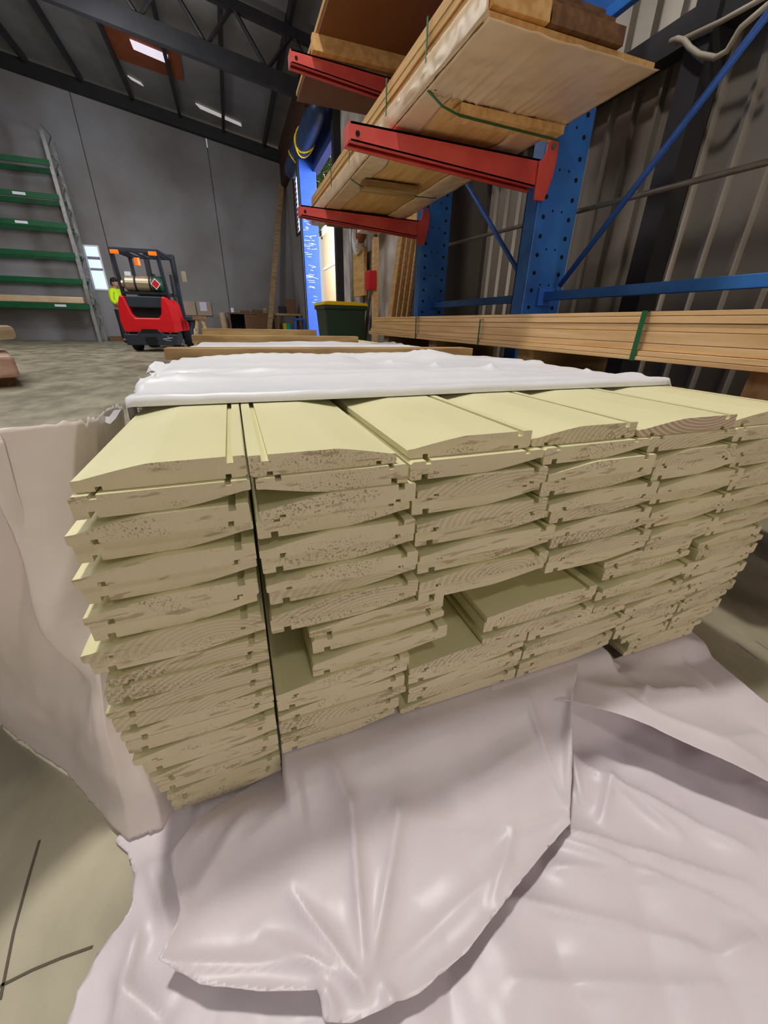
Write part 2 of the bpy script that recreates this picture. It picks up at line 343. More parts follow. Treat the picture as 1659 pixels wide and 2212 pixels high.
# skylight with orange ply surround, and two glowing strips in place of daylight gaps above the wall
def on_roof(px, py, dz=-.03):
    a = at(px, py, Y=10); r = (a-Vector((0, 0, H)))/10
    t = (5.62+.16*WX+dz-H)/(r.z+.16*r.x); return Vector((0, 0, H))+r*t
def slab(pts, th, name, m, parent=None):
    v = [Vector(p) for p in pts]; v2 = [p-Vector((0, 0, th)) for p in v]
    return MB().add(v+v2, [(0, 1, 2, 3), (7, 6, 5, 4), (0, 4, 5, 1), (1, 5, 6, 2), (2, 6, 7, 3), (3, 7, 4, 0)]).build(name, m, parent)
t = thing('skylight', 'orange ply framed skylight in the dark roof', 'skylight'); t['kind'] = 'structure'
slab([on_roof(212, 30), on_roof(385, 100), on_roof(397, 172), on_roof(238, 118)], .03, 'ply_surround', M_orangeply, t)
slab([on_roof(280, 84, -.07), on_roof(362, 118, -.07), on_roof(363, 136, -.07), on_roof(288, 104, -.07)], .02, 'skylight_panel', M_skyl, t)
for (a, b, c, d), nm in ((((275, 162), (304, 178), (310, 185), (283, 170)), 'small glowing strip for a daylight gap above the concrete wall under the skylight'), (((422, 222), (520, 266), (522, 272), (432, 233)), 'long glowing strip for a daylight gap above the concrete wall right of the skylight')):
    o = slab([on_roof(*q, -.02) for q in (a, b, c, d)], .02, 'window_1', M_slit); struct(o, nm, 'window')
# far wall window (behind the rack)
def window(pts, Y, n, label, panes):
    w_ = thing('window_%d' % n, label, 'window'); w_['kind'] = 'structure'
    x0, z0, x1, z1 = pts
    MB().box(x0-.04, x1+.04, Y-.04, Y-.01, z0-.04, z0).box(x0-.04, x1+.04, Y-.04, Y-.01, z1, z1+.04).box(x0-.04, x0, Y-.04, Y-.01, z0, z1).box(x1, x1+.04, Y-.04, Y-.01, z0, z1).build('window_frame', M_white, w_)
    for a, b in panes: MB().box(x0, x1, Y-.03, Y-.02, z0+(z1-z0)*a, z0+(z1-z0)*b).build('pane', M_glasslit, w_)
window((-3.83, 1.5, -3.5, 2.62), WY, 3, 'small tall bright window in the far wall beside the rack', ((0, .44), (.5, .7), (.77, 1)))
# louvre window in the side wall, far right
w_ = thing('window_4', 'pale blue louvre window high in the far right side wall', 'window'); w_['kind'] = 'structure'
MB().box(WX-.03, WX+.02, 13.25, 13.3, 3.08, 4.6).box(WX-.03, WX+.02, 14.4, 14.7, 3.08, 4.6).box(WX-.03, WX+.02, 13.3, 14.4, 3.05, 3.1).box(WX-.03, WX+.02, 13.3, 14.4, 4.55, 4.6).build('window_frame', M_brownboard, w_)
mb = MB()
for k in range(12): mb.add([(WX-.01, 13.3, 3.12+k*.12), (WX-.01, 14.4, 3.12+k*.12), (WX+.03, 14.4, 3.225+k*.12), (WX+.03, 13.3, 3.225+k*.12)], [(0, 1, 2, 3)])
mb.build('louvre', M_glasslit, w_); MB().box(WX+.032, WX+.05, 13.3, 14.4, 3.1, 4.55).build('pane', M_glasslit, w_)
# doorway: header, pillar, posts
t = thing('door_1', 'blue roller curtain over the open doorway in the side wall', 'door', (WX, 9.15, 0)); t['kind'] = 'structure'
MB().box(-.1, .05, .02, 2.2, 3.75, 4.55).build('curtain', M_header, t)
MB().box(-.14, .1, -.14, .02, 0, 4.55).build('door_guide', M_steel_dark, t)
MB().box(-.2, -.1, 0, 2.2, 4.5, 4.62).build('lintel', M_steel_dark, t)
pil = thing('door_pillar', 'scuffed bright blue steel pillar beside the open doorway', 'pillar', (2.1, 11.25, 0)); pil['kind'] = 'structure'
MB().box(-.17, .215, -.08, .1, 0, 4.05).build('post', M_bluepillar, pil, bevel=.01)
MB().box(-.2, -.175, -.06, .1, 0, 4.05).build('edge_flange', M_steel_dark, pil)
mb = MB(); random.seed(3)
for k in range(46):
    z = 1.1+random.random()*2.0; x = -.16+random.random()*.2; ln = .04+random.random()*.13
    mb.bar((x, -.083, z), (min(x+ln, .19), -.083, z+random.uniform(-.03, .02)), .004, .006)
mb.build('scratches', M_white, pil)
# ============================================================ OUTSIDE
t = thing('timber_fence', 'sunlit tan vertical board fence outside the doorway', 'fence', (5.6, 0, 0))
MB().box(-.05, .05, 14, 26, -.1, .1).build('plinth', M_fence, t)
mb = MB(); y = 14.0
while y < 26: mb.box(0, .03, y, y+.24, .1, 5.0); y += .25
mb.build('fence_boards', M_fence, t); MB().box(-.04, 0, 14, 26, 3.4, 3.5).build('rail', M_white, t); MB().box(-.05, .05, 14, 26, 5.0, 5.4).build('capping', M_white, t)
MB().box(2.5, 14, 9.3, 30, -.11, .01).build('ground_yard', M_fence)['kind'] = 'structure'
def tree(x, y, z, r, seed, label):
    t = thing('tree', label, 'tree', (x, y, 0)); random.seed(seed)
    MB().tube([(0, 0, 0), (.1, 0, z*.5), (0, 0, z)], [.15, .11, .06], 8).build('trunk', M_brown, t)
    mb = MB()
    for k in range(3000):
        d = Vector((random.gauss(0, 1), random.gauss(0, 1), random.gauss(0, 1))).normalized()*r*random.random()**.4
        p = d+Vector((0, 0, z)); a = Vector((random.gauss(0, 1), random.gauss(0, 1), random.gauss(0, 1))).normalized()*.2; b = a.orthogonal().normalized()*.12
        mb.add([p-a, p+b, p+a, p-b], [(0, 1, 2, 3)])
    mb.build('crown', M_leaf, t)
tree(6.9, 30.0, 8.6, 3.2, 5, 'leafy tree seen over the fence through the doorway')

# ============================================================ BOARD STACK
BW, T, PITCH, TOP = .16, .0217, .0222, .565
def board_profile():
    w, t = BW, T
    back = [(0.003, 0), (.0185, 0), (.0185, .0042), (.0245, .0042), (.0245, 0), (w-.0225, 0), (w-.0225, .0042), (w-.0165, .0042), (w-.0165, 0), (w-.003, 0)]
    front = [(w, .0026), (w, t-.0012), (w-.0014, t), (w-.0125, t), (w-.0125, t-.0065), (w-.0195, t-.0065), (w-.0195, t), (.070, t)]
    cove = [(.070-.062*k/7, t-(t*.48)*(k/7)**1.2) for k in range(1, 8)]
    return back+front+cove+[(.001, t*.50), (0, t*.46), (0, .0026)]
def board_mesh(flip, mirror, L=3.1, end=None, name='board'):
    P = board_profile()
    if flip: P = [(BW-x, T-z) for x, z in P]
    if mirror: P = [(BW-x, z) for x, z in P]
    mb = MB(); mb.prism(P, 'y', 0, L, 0, 1)
    return mb.mesh('weatherboard', [M_primer, end or M_end])
BM = {(f, m): board_mesh(f, m) for f in (0, 1) for m in (0, 1)}
RAW = board_mesh(0, 0, end=M_rawend)
random.seed(11)
YJ = {}
def board(x0, x1, row, yj, label, face=None, mirror=0, raw=False, L=1.0, tilt=0):
    f = row % 2 if face is None else face
    o = bpy.data.objects.new('weatherboard', RAW if raw else BM[(f, mirror)]); C.objects.link(o)
    if row >= 14 and row < 20: yj *= .5
    o.location = (x0, .37+yj, TOP-(row+1)*PITCH); o.scale = ((x1-x0)/BW, L, 1)
    tag(o, label, 'board', 'weatherboards in the front stack'); return o
c1l = [-.147, -.150, -.160, -.160, -.167, -.165, -.171, -.170, -.185, -.183, -.176, -.180, -.187, -.184, -.184, -.182, -.182, -.175, -.172, -.168, -.163, -.160]
c1r = [-.003, -.002, -.006, -.005, -.006, -.007, -.009, -.012, -.011, -.008, -.009, -.009, -.010, -.010, -.011, -.012, -.013, -.013, -.014, -.015, -.015, -.016]
yj = lambda r: (.008 if r == 0 else ((-.005 if r % 2 == 0 else .001) if r < 10 else 0)+random.uniform(-.0026, .0026))
for r in range(22): board(c1l[r], c1r[r], r, yj(r), 'cream primed weatherboard, %s in the leftmost column of the stack' % ORD[r])
c2l = [-.001, .003, .002, -.002, -.003, -.002, -.001, .001, .000, -.002]; c2r = [.152, .164, .173, .168, .174, .176, .180, .182, .184, .186]
for r in range(10): board(c2l[r], c2r[r], r, (.004 if r < 1 else yj(r)), 'cream primed weatherboard, %s in the second column from the left' % ORD[r], mirror=1 if r < 2 else 0)
c3l = [.168, .168, .176, .172, .178, .179, .184, .186, .188, .190]; c3r = [.336, .351, .358, .355, .369, .380, .392, .394, .394, .396]
for r in range(10): board(c3l[r], c3r[r], r, (.012 if r == 0 else yj(r)), 'cream primed weatherboard, %s in the third column from the left' % ORD[r])
c4l = [.338, .353, .360, .357, .372, .383, .395, .397, .397, .399]; c4r = [.515, .536, .548, .557, .574, .579, .581, .590, .600, .602]
for r in range(10): board(c4l[r], c4r[r], r, (.012 if r == 0 else yj(r)), 'cream primed weatherboard, %s in the fourth column from the left' % ORD[r])
c5l = [.517, .538, .550, .559, .577, .582, .584, .592, .602, .604]; c5r = [.719, .724, .728, .743, .770, .764, .766, .766, .762, .76]
for r in range(10): board(c5l[r], c5r[r], r, (.008 if r == 0 else yj(r)), ('bare sawn end weatherboard with clear growth rings, top of the fifth column' if r == 0 else 'cream primed weatherboard, %s in the fifth column from the left' % ORD[r]), raw=(r == 0))
c6l = [.722, .727, .731, .746, .773, .768, .769, .769, .765, .763]; c6r = [.92, .915, .922, .93, .945, .935, .94, .93, .945, .938]
for r in range(10): board(c6l[r], c6r[r], r, yj(r)+.004, 'cream primed weatherboard, %s in the rightmost column of the stack' % ORD[r])
low = {  # lower half, where the columns break up: row -> list of (x0, x1, y shift)
 10: [(.042, .230, .004), (.530, .735, .006), (.749, .925, .0)],
 11: [(.044, .230, -.001), (.530, .735, .002), (.749, .935, -.004)],
 12: [(.042, .234, -.008), (.304, .516, -.004), (.528, .742, -.008), (.747, .94, 0)],
 13: [(.042, .230, .002), (.304, .518, .000), (.530, .742, .003), (.747, .928, 0)],
 14: [(-.008, .180, -.004), (.304, .525, -.005), (.529, .745, -.003), (.749, .936, 0)],
 15: [(-.008, .178, .0), (.182, .392, -.002), (.395, .606, -.004), (.609, .790, -.007), (.793, .922, 0)],
 16: [(-.009, .176, .003), (.182, .390, .000), (.394, .62, -.008), (.623, .78, 0), (.783, .93, 0)],
 17: [(-.010, .178, -.003), (.184, .392, .001), (.395, .606, 0), (.609, .770, .003), (.773, .916, 0)],
 18: [(-.010, .168, .002), (.184, .390, .003), (.394, .604, .002), (.610, .765, .0), (.768, .912, 0)],
 19: [(-.011, .162, .000), (.172, .390, .005), (.394, .604, .004), (.640, .765, .003), (.768, .897, 0)],
 20: [(-.012, .162, .030), (.184, .390, .03), (.394, .604, .03), (.662, .872, -.002)],
 21: [(-.012, .162, .030), (.184, .390, .03), (.394, .604, .03), (.666, .868, .004)]}
place = ['left of centre', 'at the centre', 'right of centre', 'near the right side', 'at the right side']
for r, L_ in low.items():
    for i, (a, b, s) in enumerate(L_):
        pl = {3: ['beside the dark gap left of centre', 'right of the centre gap', 'at the right side'], 4: ['just left of the centre', 'right of the centre', 'near the right side', 'at the far right side'] if r < 20 else ['left of centre', 'at the centre', 'right of centre', 'at the far right'], 5: place}[len(L_)][i]
        board(a, b, r, s, 'cream weatherboard in the %s row down the stack, %s' % (ORD[r], pl), face=(r+i) % 2 if r > 14 else r % 2)
for r in (10, 11): board(.245, .50, r, .30, 'cream primed weatherboard set back in the dark centre gap, %s of two' % ('upper' if r == 10 else 'lower'), L=.9)
for r in (10, 11, 12, 13): pass
# bearers under the stack
for k, y in enumerate((.62, 1.6, 2.6, 3.3)):
    o = MB().box(-.17, .9, y, y+.09, .0, .0755).build('timber_bearer', M_strip); tag(o, ['nearest', 'second', 'third', 'farthest'][k]+' timber bearer on the floor under the board stack', 'bearer', 'bearers under the stack')
# timber strips across the top
for (x0, x1, y, z0, h, d, lb) in ((-.2, .885, 1.42, .5665, .033, .09, 'nearest pale timber strip across the wrapped stack, behind the white cover'),
                                (-.2, .72, 2.45, .5665, .04, .09, 'second pale timber strip across the wrapped stack'),
                                (-.16, .52, 2.72, .5665, .068, .08, 'farthest shorter timber strip across the wrapped stack')):
    o = MB().box(x0, x1, y, y+d, z0, z0+h).build('timber_strip', M_strip, bevel=.002); tag(o, lb, 'timber strip')

# ------------------------------------------------------------ polythene
def seg_d(x, y, a, b):
    ax, ay = a; bx, by = b; dx, dy = bx-ax, by-ay; t = max(0, min(1, ((x-ax)*dx+(y-ay)*dy)/(dx*dx+dy*dy+1e-9)))
    return math.hypot(x-ax-dx*t, y-ay-dy*t), t
def P2(px, py, z=.04): v = at(px, py, Z=z); return (v.x, v.y)
def creases(lst, x, y):
    h = 0
    for a, b, amp, wd in lst:
        d, t = seg_d(x, y, a, b)
        if d < wd*4: h += amp*math.exp(-d/wd)*(math.sin(math.pi*min(1, .15+.85*t))**.5 if t > 0 else .67)
    return h
def sstep(a, b, v):
    t = max(0, min(1, (v-a)/(b-a))); return t*t*(3-2*t)
def inpoly(x, y, P):
    c = False; j = len(P)-1
    for i in range(len(P)):
        if (P[i][1] > y) != (P[j][1] > y) and x < (P[j][0]-P[i][0])*(y-P[i][1])/(P[j][1]-P[i][1])+P[i][0]: c = not c
        j = i
    return c
def edge_d(x, y, P):
    return min(seg_d(x, y, P[i], P[(i+1) % len(P)])[0] for i in range(len(P)))
def sheet(name, poly, hfun, mat_, step=.005, label=None, parent=None, jag=.003):
    """a sheet over the floor plane cut to an outline: vertices just outside are pulled on to the outline"""
    xs = [p[0] for p in poly]; ys = [p[1] for p in poly]; x0, x1, y0, y1 = min(xs), max(xs), min(ys), max(ys)
    nx = int((x1-x0)/step)+2; ny = int((y1-y0)/step)+2; idx = {}; v = []; f = []
    inn = {}
    for i in range(nx):
        for j in range(ny):
            x = x0+i*step; y = y0+j*step; inn[i, j] = inpoly(x+jag*noise.noise((x*60, y*60, 3)), y+jag*noise.noise((x*60, y*60, 9)), poly)
    def vid(i, j):
        if (i, j) not in idx:
            x = x0+i*step; y = y0+j*step
            if not inn.get((i, j)):
                best = None
                for a_ in range(len(poly)):
                    A, B = poly[a_], poly[(a_+1) % len(poly)]; d, t = seg_d(x, y, A, B)
                    if best is None or d < best[0]: best = (d, A[0]+(B[0]-A[0])*t, A[1]+(B[1]-A[1])*t)
                if best[0] < step*1.6: x, y = best[1]+jag*noise.noise((x*90, y*90, 3)), best[2]+jag*noise.noise((x*90, y*90, 9))
            idx[i, j] = len(v); v.append((x, y, hfun(x, y)))
        return idx[i, j]
    for i in range(nx-1):
        for j in range(ny-1):
            q = [(i, j), (i+1, j), (i+1, j+1), (i, j+1)]; c = [k for k in q if inn[k]]
            if len(c) > 1: f.append([vid(*k) for k in q])
            elif c: m_ = q.index(c[0]); f.append([vid(*q[(m_+3) % 4]), vid(*q[m_]), vid(*q[(m_+1) % 4])])
    mb = MB(); mb.add(v, f); o = mb.build(name, mat_, parent, smooth=True)
    s = o.modifiers.new('thick', 'SOLIDIFY'); s.thickness = .0004; s.offset = 0
    return o
# --- apron on the floor in front
NZ = lambda x, y, s, a, k=0: a*noise.noise((x*s, y*s, k))
base_cr = [(P2(*a), P2(*b), h, w_) for a, b, h, w_ in [
    ((1220, 1770), (1659, 1900), .016, .008), ((1215, 1790), (1659, 1960), .012, .007), ((1200, 1850), (1450, 1880), .010, .007),
    ((1110, 1920), (1400, 1990), .012, .008), ((1400, 1990), (1580, 2045), .010, .006), ((1580, 2045), (1659, 2005), .010, .007), ((1120, 2105), (1659, 2120), .010, .010),
    ((1220, 1560), (1270, 1720), .022, .010), ((1330, 1650), (1310, 1760), .014, .008), ((1240, 1620), (1659, 1830), .014, .010), ((1350, 1680), (1500, 1790), .010, .006),
    ((600, 1680), (400, 1900), .020, .010), ((560, 1700), (470, 1840), .012, .007), ((300, 1800), (350, 1990), .012, .008),
    ((280, 2000), (230, 2212), .014, .010), ((240, 2100), (350, 2212), .010, .008), ((300, 1850), (420, 1800), .010, .008), ((360, 1780), (520, 1720), .008, .01)]]
apron_poly = [(-.165, .43), P2(240, 1800, .02), P2(268, 1830, .02), P2(285, 1880, .02), P2(280, 1945, .02), P2(255, 1990, .02), P2(205, 2055, .02), P2(165, 2130, .02), P2(138, 2205, .02), (-.30, .12), (-.34, -.1), (.95, -.1), (.99, .1), P2(1659, 1520, .03), P2(1560, 1440, .03), (.925, .40), (.90, .46), (.2, .5)]
def h_base(x, y):
    rise = sstep(.27, .375, y)                     # climbs to the underside of the boards
    k = .10 if x > .01 else .066
    if x > .6: k = .10-.05*sstep(.6, .68, x)
    if x > .85: k *= 1-.7*sstep(.85, .93, x)
    if x < -.12: k *= 1-sstep(-.12, -.2, x)
    if y > .372: k = min(k, .073) if x < .01 or x > .6 else k*(1-.4*sstep(.372, .40, y))
    z = .006+k*rise*.98
    z += creases(base_cr, x, y)*(1-sstep(.33, .37, y))
    z += abs(NZ(x, y, 7, .018))*(1-rise)+NZ(x, y, 26, .003, 5)*(1-.8*rise)
    return max(z, .002) if y < .372 else min(max(z, .002), .0745 if not (.02 < x < .6) else .1)
apron = thing('plastic_wrap', 'large crumpled white polythene wrap spread on the floor before the stack', 'plastic sheet', (0, 0, 0))
sheet('floor_sheet', apron_poly, h_base, M_plastic, .005, parent=apron)
# middle flap folded back over the sheet
flap_cr = [(P2(*a), P2(*b), h, w_) for a, b, h, w_ in [
    ((860, 1780), (800, 2120), .016, .010), ((760, 1770), (790, 2130), .018, .009), ((780, 2130), (620, 1920), .014, .008), ((800, 2130), (1110, 1850), .008, .016),
    ((780, 2135), (560, 2020), .010, .008), ((705, 1690), (760, 1790), .016, .007), ((860, 1790), (1130, 1785), .007, .006), ((1130, 1790), (1225, 1750), .010, .006), ((1110, 1790), (1060, 1960), .010, .008),
    ((1215, 1560), (1225, 1740), .018, .007), ((1100, 1540), (1215, 1720), .012, .006), ((550, 1800), (390, 1990), .016, .012), ((660, 1760), (480, 1900), .008, .012), ((350, 2090), (700, 2075), .010, .010),
    ((700, 2140), (730, 2195), .014, .007), ((830, 2140), (860, 2180), .012, .008), ((700, 1700), (850, 1560), .008, .012), ((1000, 1720), (1200, 1600), .006, .012), ((600, 1650), (700, 1640), .010, .01)]]
flap_poly = [P2(590, 1650, .09), P2(480, 1760, .05), P2(385, 1890, .04), P2(400, 1990, .04), P2(350, 2085, .04), P2(430, 2130, .04), P2(560, 2146, .04), P2(690, 2145, .04), P2(700, 2212, .04), P2(760, 2212, .04), P2(900, 2150, .04), P2(1010, 2050, .05), P2(1110, 1920, .05), P2(1180, 1830, .05), P2(1240, 1760, .06), P2(1235, 1650, .06), P2(1225, 1540, .07), (.56, .392), (.3, .392), (.0, .392)]
def h_flap(x, y):
    e = edge_d(x, y, flap_poly)
    z = h_base(x, y)*.35+.030+.105*sstep(.19, .375, y)*.65+creases(flap_cr, x, y)+NZ(x, y, 9, .012, 2)
    near = sstep(.30, .366, y)
    z = z*(1-near)+near*(.1190 if x > -.012 else .0745)
    z += .008*math.exp(-e/.012)*(1-near)
    z = max(z, h_base(x, y)+.002)
    return min(z, .1192) if y > .36 else z
sheet('folded_flap', flap_poly, h_flap, M_plastic, .0045, parent=apron, jag=.001)
# right flap leaning against the stack foot
rf_poly = [P2(1060, 1490, .12), (.36, .392), (.60, .392), (.64, .375), (.88, .40), (.925, .40), P2(1560, 1440, .035), P2(1659, 1520, .04), (1.0, .14), (.86, .09), P2(1659, 1700, .07), P2(1540, 1650, .08), P2(1400, 1580, .09), P2(1240, 1525, .10)]
rf_cr = [(P2(*a, .08), P2(*b, .08), h, w_) for a, b, h, w_ in [((1390, 1500), (1520, 1475), .014, .006), ((1300, 1520), (1400, 1500), .008, .008), ((1480, 1400), (1560, 1470), .010, .010), ((1250, 1500), (1659, 1640), .010, .02), ((1390, 1490), (1380, 1530), .012, .007), ((1570, 1600), (1659, 1560), .008, .012)]]
def h_rf(x, y):
    z = .035+.085*(1-sstep(.45, .93, x))*.9+creases(rf_cr, x, y)+NZ(x, y, 10, .008, 4)
    near = sstep(.33, .366, y)
    foot = (.1195 if x < .602 else .0745-.03*sstep(.84, .93, x))
    z = z*(1-near)+near*foot
    z = max(z, h_base(x, y)+.003)
    return min(z, .1198) if x < .604 else (min(z, .075) if y > .36 else z)
sheet('right_flap', rf_poly, h_rf, M_plastic, .005, parent=apron, jag=.001)
# left wing standing up from the floor against the stack's side
def lerp_path(P, t):
    t = max(0, min(.99999, t))*(len(P)-1); i = int(t); return Vector(P[i]).lerp(Vector(P[i+1]), t-i)
topP = [(-.52, .42, .60), (-.36, .46, .59), (-.262, .535, .553), (-.232, .56, .566), (-.205, .60, .560), (-.192, .655, .552), (-.190, .71, .556), (-.192, .76, .55), (-.196, .80, .54)]
botP = [(-.72, .86, .006), (-.56, .74, .006), at(0, 1560, Z=.012), at(60, 1607, Z=.012), at(140, 1668, Z=.012), at(205, 1745, Z=.012), at(275, 1815, Z=.012), at(350, 1790, Z=.012), (-.168, .43, .010), (-.17, .56, .010)]
inP = [(-.30, .50, .31), (-.285, .50, .30), (-.27, .47, .30), (-.245, .455, .29), (-.225, .43, .28), (-.222, .43, .27), (-.22, .46, .26), (-.21, .52, .22), (-.20, .62, .2)]
mb = MB(); NU, NV = 120, 120; vs = []
for j in range(NV+1):
    v = j/NV
    for i in range(NU+1):
        u = i/NU; a, b, c = lerp_path(topP, u), lerp_path(botP, u), lerp_path(inP, u)
        # one long curtain: down the inner side, then sweeping out to the torn hem
        m = c*1.0
        p = a*(1-v)**2+m*2*v*(1-v)+b*v**2
        n_ = .004*math.sin(u*19+v*3)*math.sin(math.pi*v)+.009*noise.noise((u*5, v*5, 2))+.0025*noise.noise((u*15, v*10, 5))
        fold = .034*math.exp(-((u-.36-.30*v)/.045)**2)*(1-sstep(.40, .60, v))
        p = p+Vector((-.8*n_-fold, -.5*n_-fold*.6, .2*n_))
        if j == 0: p.z += .010*noise.noise((u*40, 1, 1))
        if j == NV: p += Vector((.006*noise.noise((u*70, 1, 1)), .006*noise.noise((u*70, 5, 1)), 0))
        vs.append((p.x, p.y, max(p.z, .004)))
mb.add(vs, [(j*(NU+1)+i, j*(NU+1)+i+1, (j+1)*(NU+1)+i+1, (j+1)*(NU+1)+i) for j in range(NV) for i in range(NU)])
o = mb.build('side_flap', M_plastic_wing, apron, smooth=True); s = o.modifiers.new('thick', 'SOLIDIFY'); s.thickness = .0004

# covers on top of the stack
def cover(name, x0, x1, y0, y1, label, seed, step=.006):
    t = thing(name, label, 'plastic sheet'); random.seed(seed)
    cr = []
    for k in range(14):
        xa = random.uniform(x0, x1); ya = random.uniform(y0+.05, y1); ln = random.uniform(.1, .5)
        cr.append(((xa, ya), (xa+ln, ya+random.uniform(-.04, .04)), random.uniform(.004, .011), random.uniform(.006, .014)))
    cr += [((x0-.05, y0+.12), (x0+.22, y0+.2), .016, .012), ((x0, y0+.3), (x0+.3, y0+.33), .014, .01)] if seed == 1 else [((x0-.05, y0+.25), (x1, y0+.32), .02, .03)]
    if seed == 1: cr += [((-.1, .80), (.75, .83), .016, .022), ((.0, .93), (.9, .90), .010, .02), ((-.12, 1.12), (.35, 1.2), .030, .05), ((.3, 1.28), (.8, 1.22), .024, .05), ((.35, .74), (.85, .70), .010, .015)]
    peaks = [(.52, 1.02, .018), (.62, .90, .018), (.88, .84, .012), (.42, 1.1, .008)] if seed == 1 else []
    nx = int((x1-x0+.1)/step); ny = int((y1-y0)/step); vs = []
    for j in range(ny+1):
        for i in range(nx+1):
            x = x0-.05+i*step; y = y0+j*step
            front = y0+.012*noise.noise((x*3, 1, seed))
            yy = front+(y1-front)*j/ny
            z = TOP+.0025+creases(cr, x, yy)+.004*abs(noise.noise((x*9, yy*16, seed)))
            for qx, qy, qh in peaks: z += qh*math.exp(-math.hypot(x-qx, (yy-qy))/.012)
            z += .012*sstep(0, .006, yy-front)*(1-.55*sstep(.03, .07, yy-front)) # rolled front edge
            if j == 0: z = TOP+.0015
            ex = -.152 - x
            if ex > 0:            # hangs over the left side
                z -= min(ex*1.0, .06)*(.6+.5*noise.noise((yy*14, 2, seed)))
                x2 = -.152-ex*.75-.02*abs(noise.noise((yy*22, 7, seed)))*sstep(0, .04, ex)
            else: x2 = x
            if seed == 1: x2 = max(x2, -.156-.05*sstep(.66, 1.05, yy)-.008*noise.noise((yy*30, 3, 3)))
            if x > .93: z -= (x-.93)*1.2
            if i == 0: x2 += .014*noise.noise((yy*55, 3, seed)); z += .01*noise.noise((yy*70, 8, seed))
            vs.append((x2, yy, z))
    mb = MB(); mb.add(vs, [(j*(nx+1)+i, j*(nx+1)+i+1, (j+1)*(nx+1)+i+1, (j+1)*(nx+1)+i) for j in range(ny) for i in range(nx)])
    o = mb.build('cover_sheet', M_plastic2, t, smooth=True); s = o.modifiers.new('thick', 'SOLIDIFY'); s.thickness = .0005
    return t
cv = cover('plastic_cover', -.20, .955, .645, 1.40, 'white polythene cover folded back over the near top of the stack', 1)
mb = MB(); random.seed(8); rim = [at(px, py, Y=Y) for px, py, Y in ((262, 884, .655), (246, 886, .675), (236, 900, .68), (218, 899, .69), (226, 912, .68), (238, 916, .67), (250, 904, .66))]
mb.add(rim, [(0, 1, 6), (1, 2, 5), (1, 5, 6), (2, 3, 4), (2, 4, 5)]); mb.build('torn_edge', M_plastic2, cv)
rim = [at(px, py, Y=Y) for px, py, Y in ((352, 782, 1.08), (335, 780, 1.09), (322, 790, 1.08), (316, 806, 1.07), (328, 800, 1.06), (345, 806, 1.05), (372, 800, 1.05))]
mb = MB().add(rim, [(0, 1, 5), (1, 2, 4), (2, 3, 4), (1, 4, 5), (0, 5, 6)]); mb.build('torn_corner', M_plastic2, cv)
cover('plastic_cover', -.19, .90, 1.52, 2.42, 'farther white polythene cover between the two timber strips', 2, step=.012)

# ============================================================ CANTILEVER RACK
RACK = thing('cantilever_rack', 'blue cantilever rack with perforated columns and red arms along the iron wall', 'cantilever rack')
def column(Y, base):
    x0, x1 = 1.6, 1.86
    col = MB().box(x0, x1, 0, .012, 0, 3.6).box(x0, x0+.03, .012, .11, 0, 3.6).box(x1-.03, x1, .012, .11, 0, 3.6).box(x0, x1, .098, .11, 0, 3.6).build('column', M_blue, RACK, bevel=.003, loc=(0, Y, 0))
    mb = MB()
    z = .1
    while z < 3.55:
        for x, r in ((x0+.045, .0105), (x1-.045, .0105)):
            mb.tube([(x, -.0015, z), (x, .004, z)], r, 14)
        if int(round(z/.085)) % 2 == 0:
            for x in (x0+.10, x1-.10): mb.tube([(x, -.0015, z+.03), (x, .004, z+.03)], .0055, 10)
        z += .085
    mb.build('bolt_holes', M_hole, col)
    if base: MB().box(x0-.6, x0-.001, 0, .11, .0, .30).build('base_arm', M_red, RACK, bevel=.006, loc=(0, Y, 0))
def arm(Y, ztip, zroot, xt, h0=.062, h1=.11):
    xr = 1.585
    mb = MB()
    for ya, yb in ((-.05, -.044), (.044, .05)):
        mb.prism([(xt, ztip-h0), (xr, zroot-h1), (xr, zroot), (xt, ztip)], 'y', ya, yb)
    mb.prism([(xt, ztip-.008), (xr, zroot-.008), (xr, zroot), (xt, ztip)], 'y', -.05, .05)
    for s_ in (-1, 1):
        mb.prism([(xt, ztip-h0), (xr, zroot-h1), (xr, zroot-h1+.006), (xt, ztip-h0+.006)], 'y', *(sorted((s_*.05, s_*.022))))
    mb.box(xt-.008, xt, -.05, .05, ztip-h0, ztip)
    t = mb.build('arm', M_red, RACK, loc=(0, Y, 0))
    MB().tube([(xt+.03, -.0535, ztip-h0*.6), (xt+.03, -.0505, ztip-h0*.6)], .010, 12).build('end_hole', M_hole, t)
    c = (1.622, zroot+.05)
    p = [(1.555, zroot-.165), (1.615, zroot-.165), (1.632, zroot-.12), (1.648, zroot-.06), (1.655, zroot), (1.655, zroot+.05)]
    p += [(c[0]+.033*math.cos(a_), c[1]+.033*math.sin(a_)) for a_ in [k*math.pi/8 for k in range(1, 9)]]+[(1.588, zroot+.03), (1.575, zroot), (1.555, zroot-.01)]
    MB().prism(p, 'y', -.066, -.054).build('mounting_plate', M_red, t, bevel=.002)
    MB().tube([(c[0], -.074, c[1]), (c[0], -.0665, c[1])], .013, 14).build('bolt', M_pipe, t)
Y1, Y2 = 2.14, 3.6
column(Y1-.045, True); column(Y2-.045, False)
arm(Y1, 1.44, 1.43, .59); arm(Y2, 1.455, 1.44, .61); arm(Y2, 2.262, 2.225, .61)
for a, b in (((1.74, .2, .835), (1.74, Y1-.046, .838)), ((1.74, Y1+.066, .835), (1.74, Y2-.046, .835)), ((1.80, .3, 1.95), (1.80, Y1-.046, 1.95))):
    MB().bar(a, b, .03, .045).build('brace', M_blue, RACK, bevel=.003)
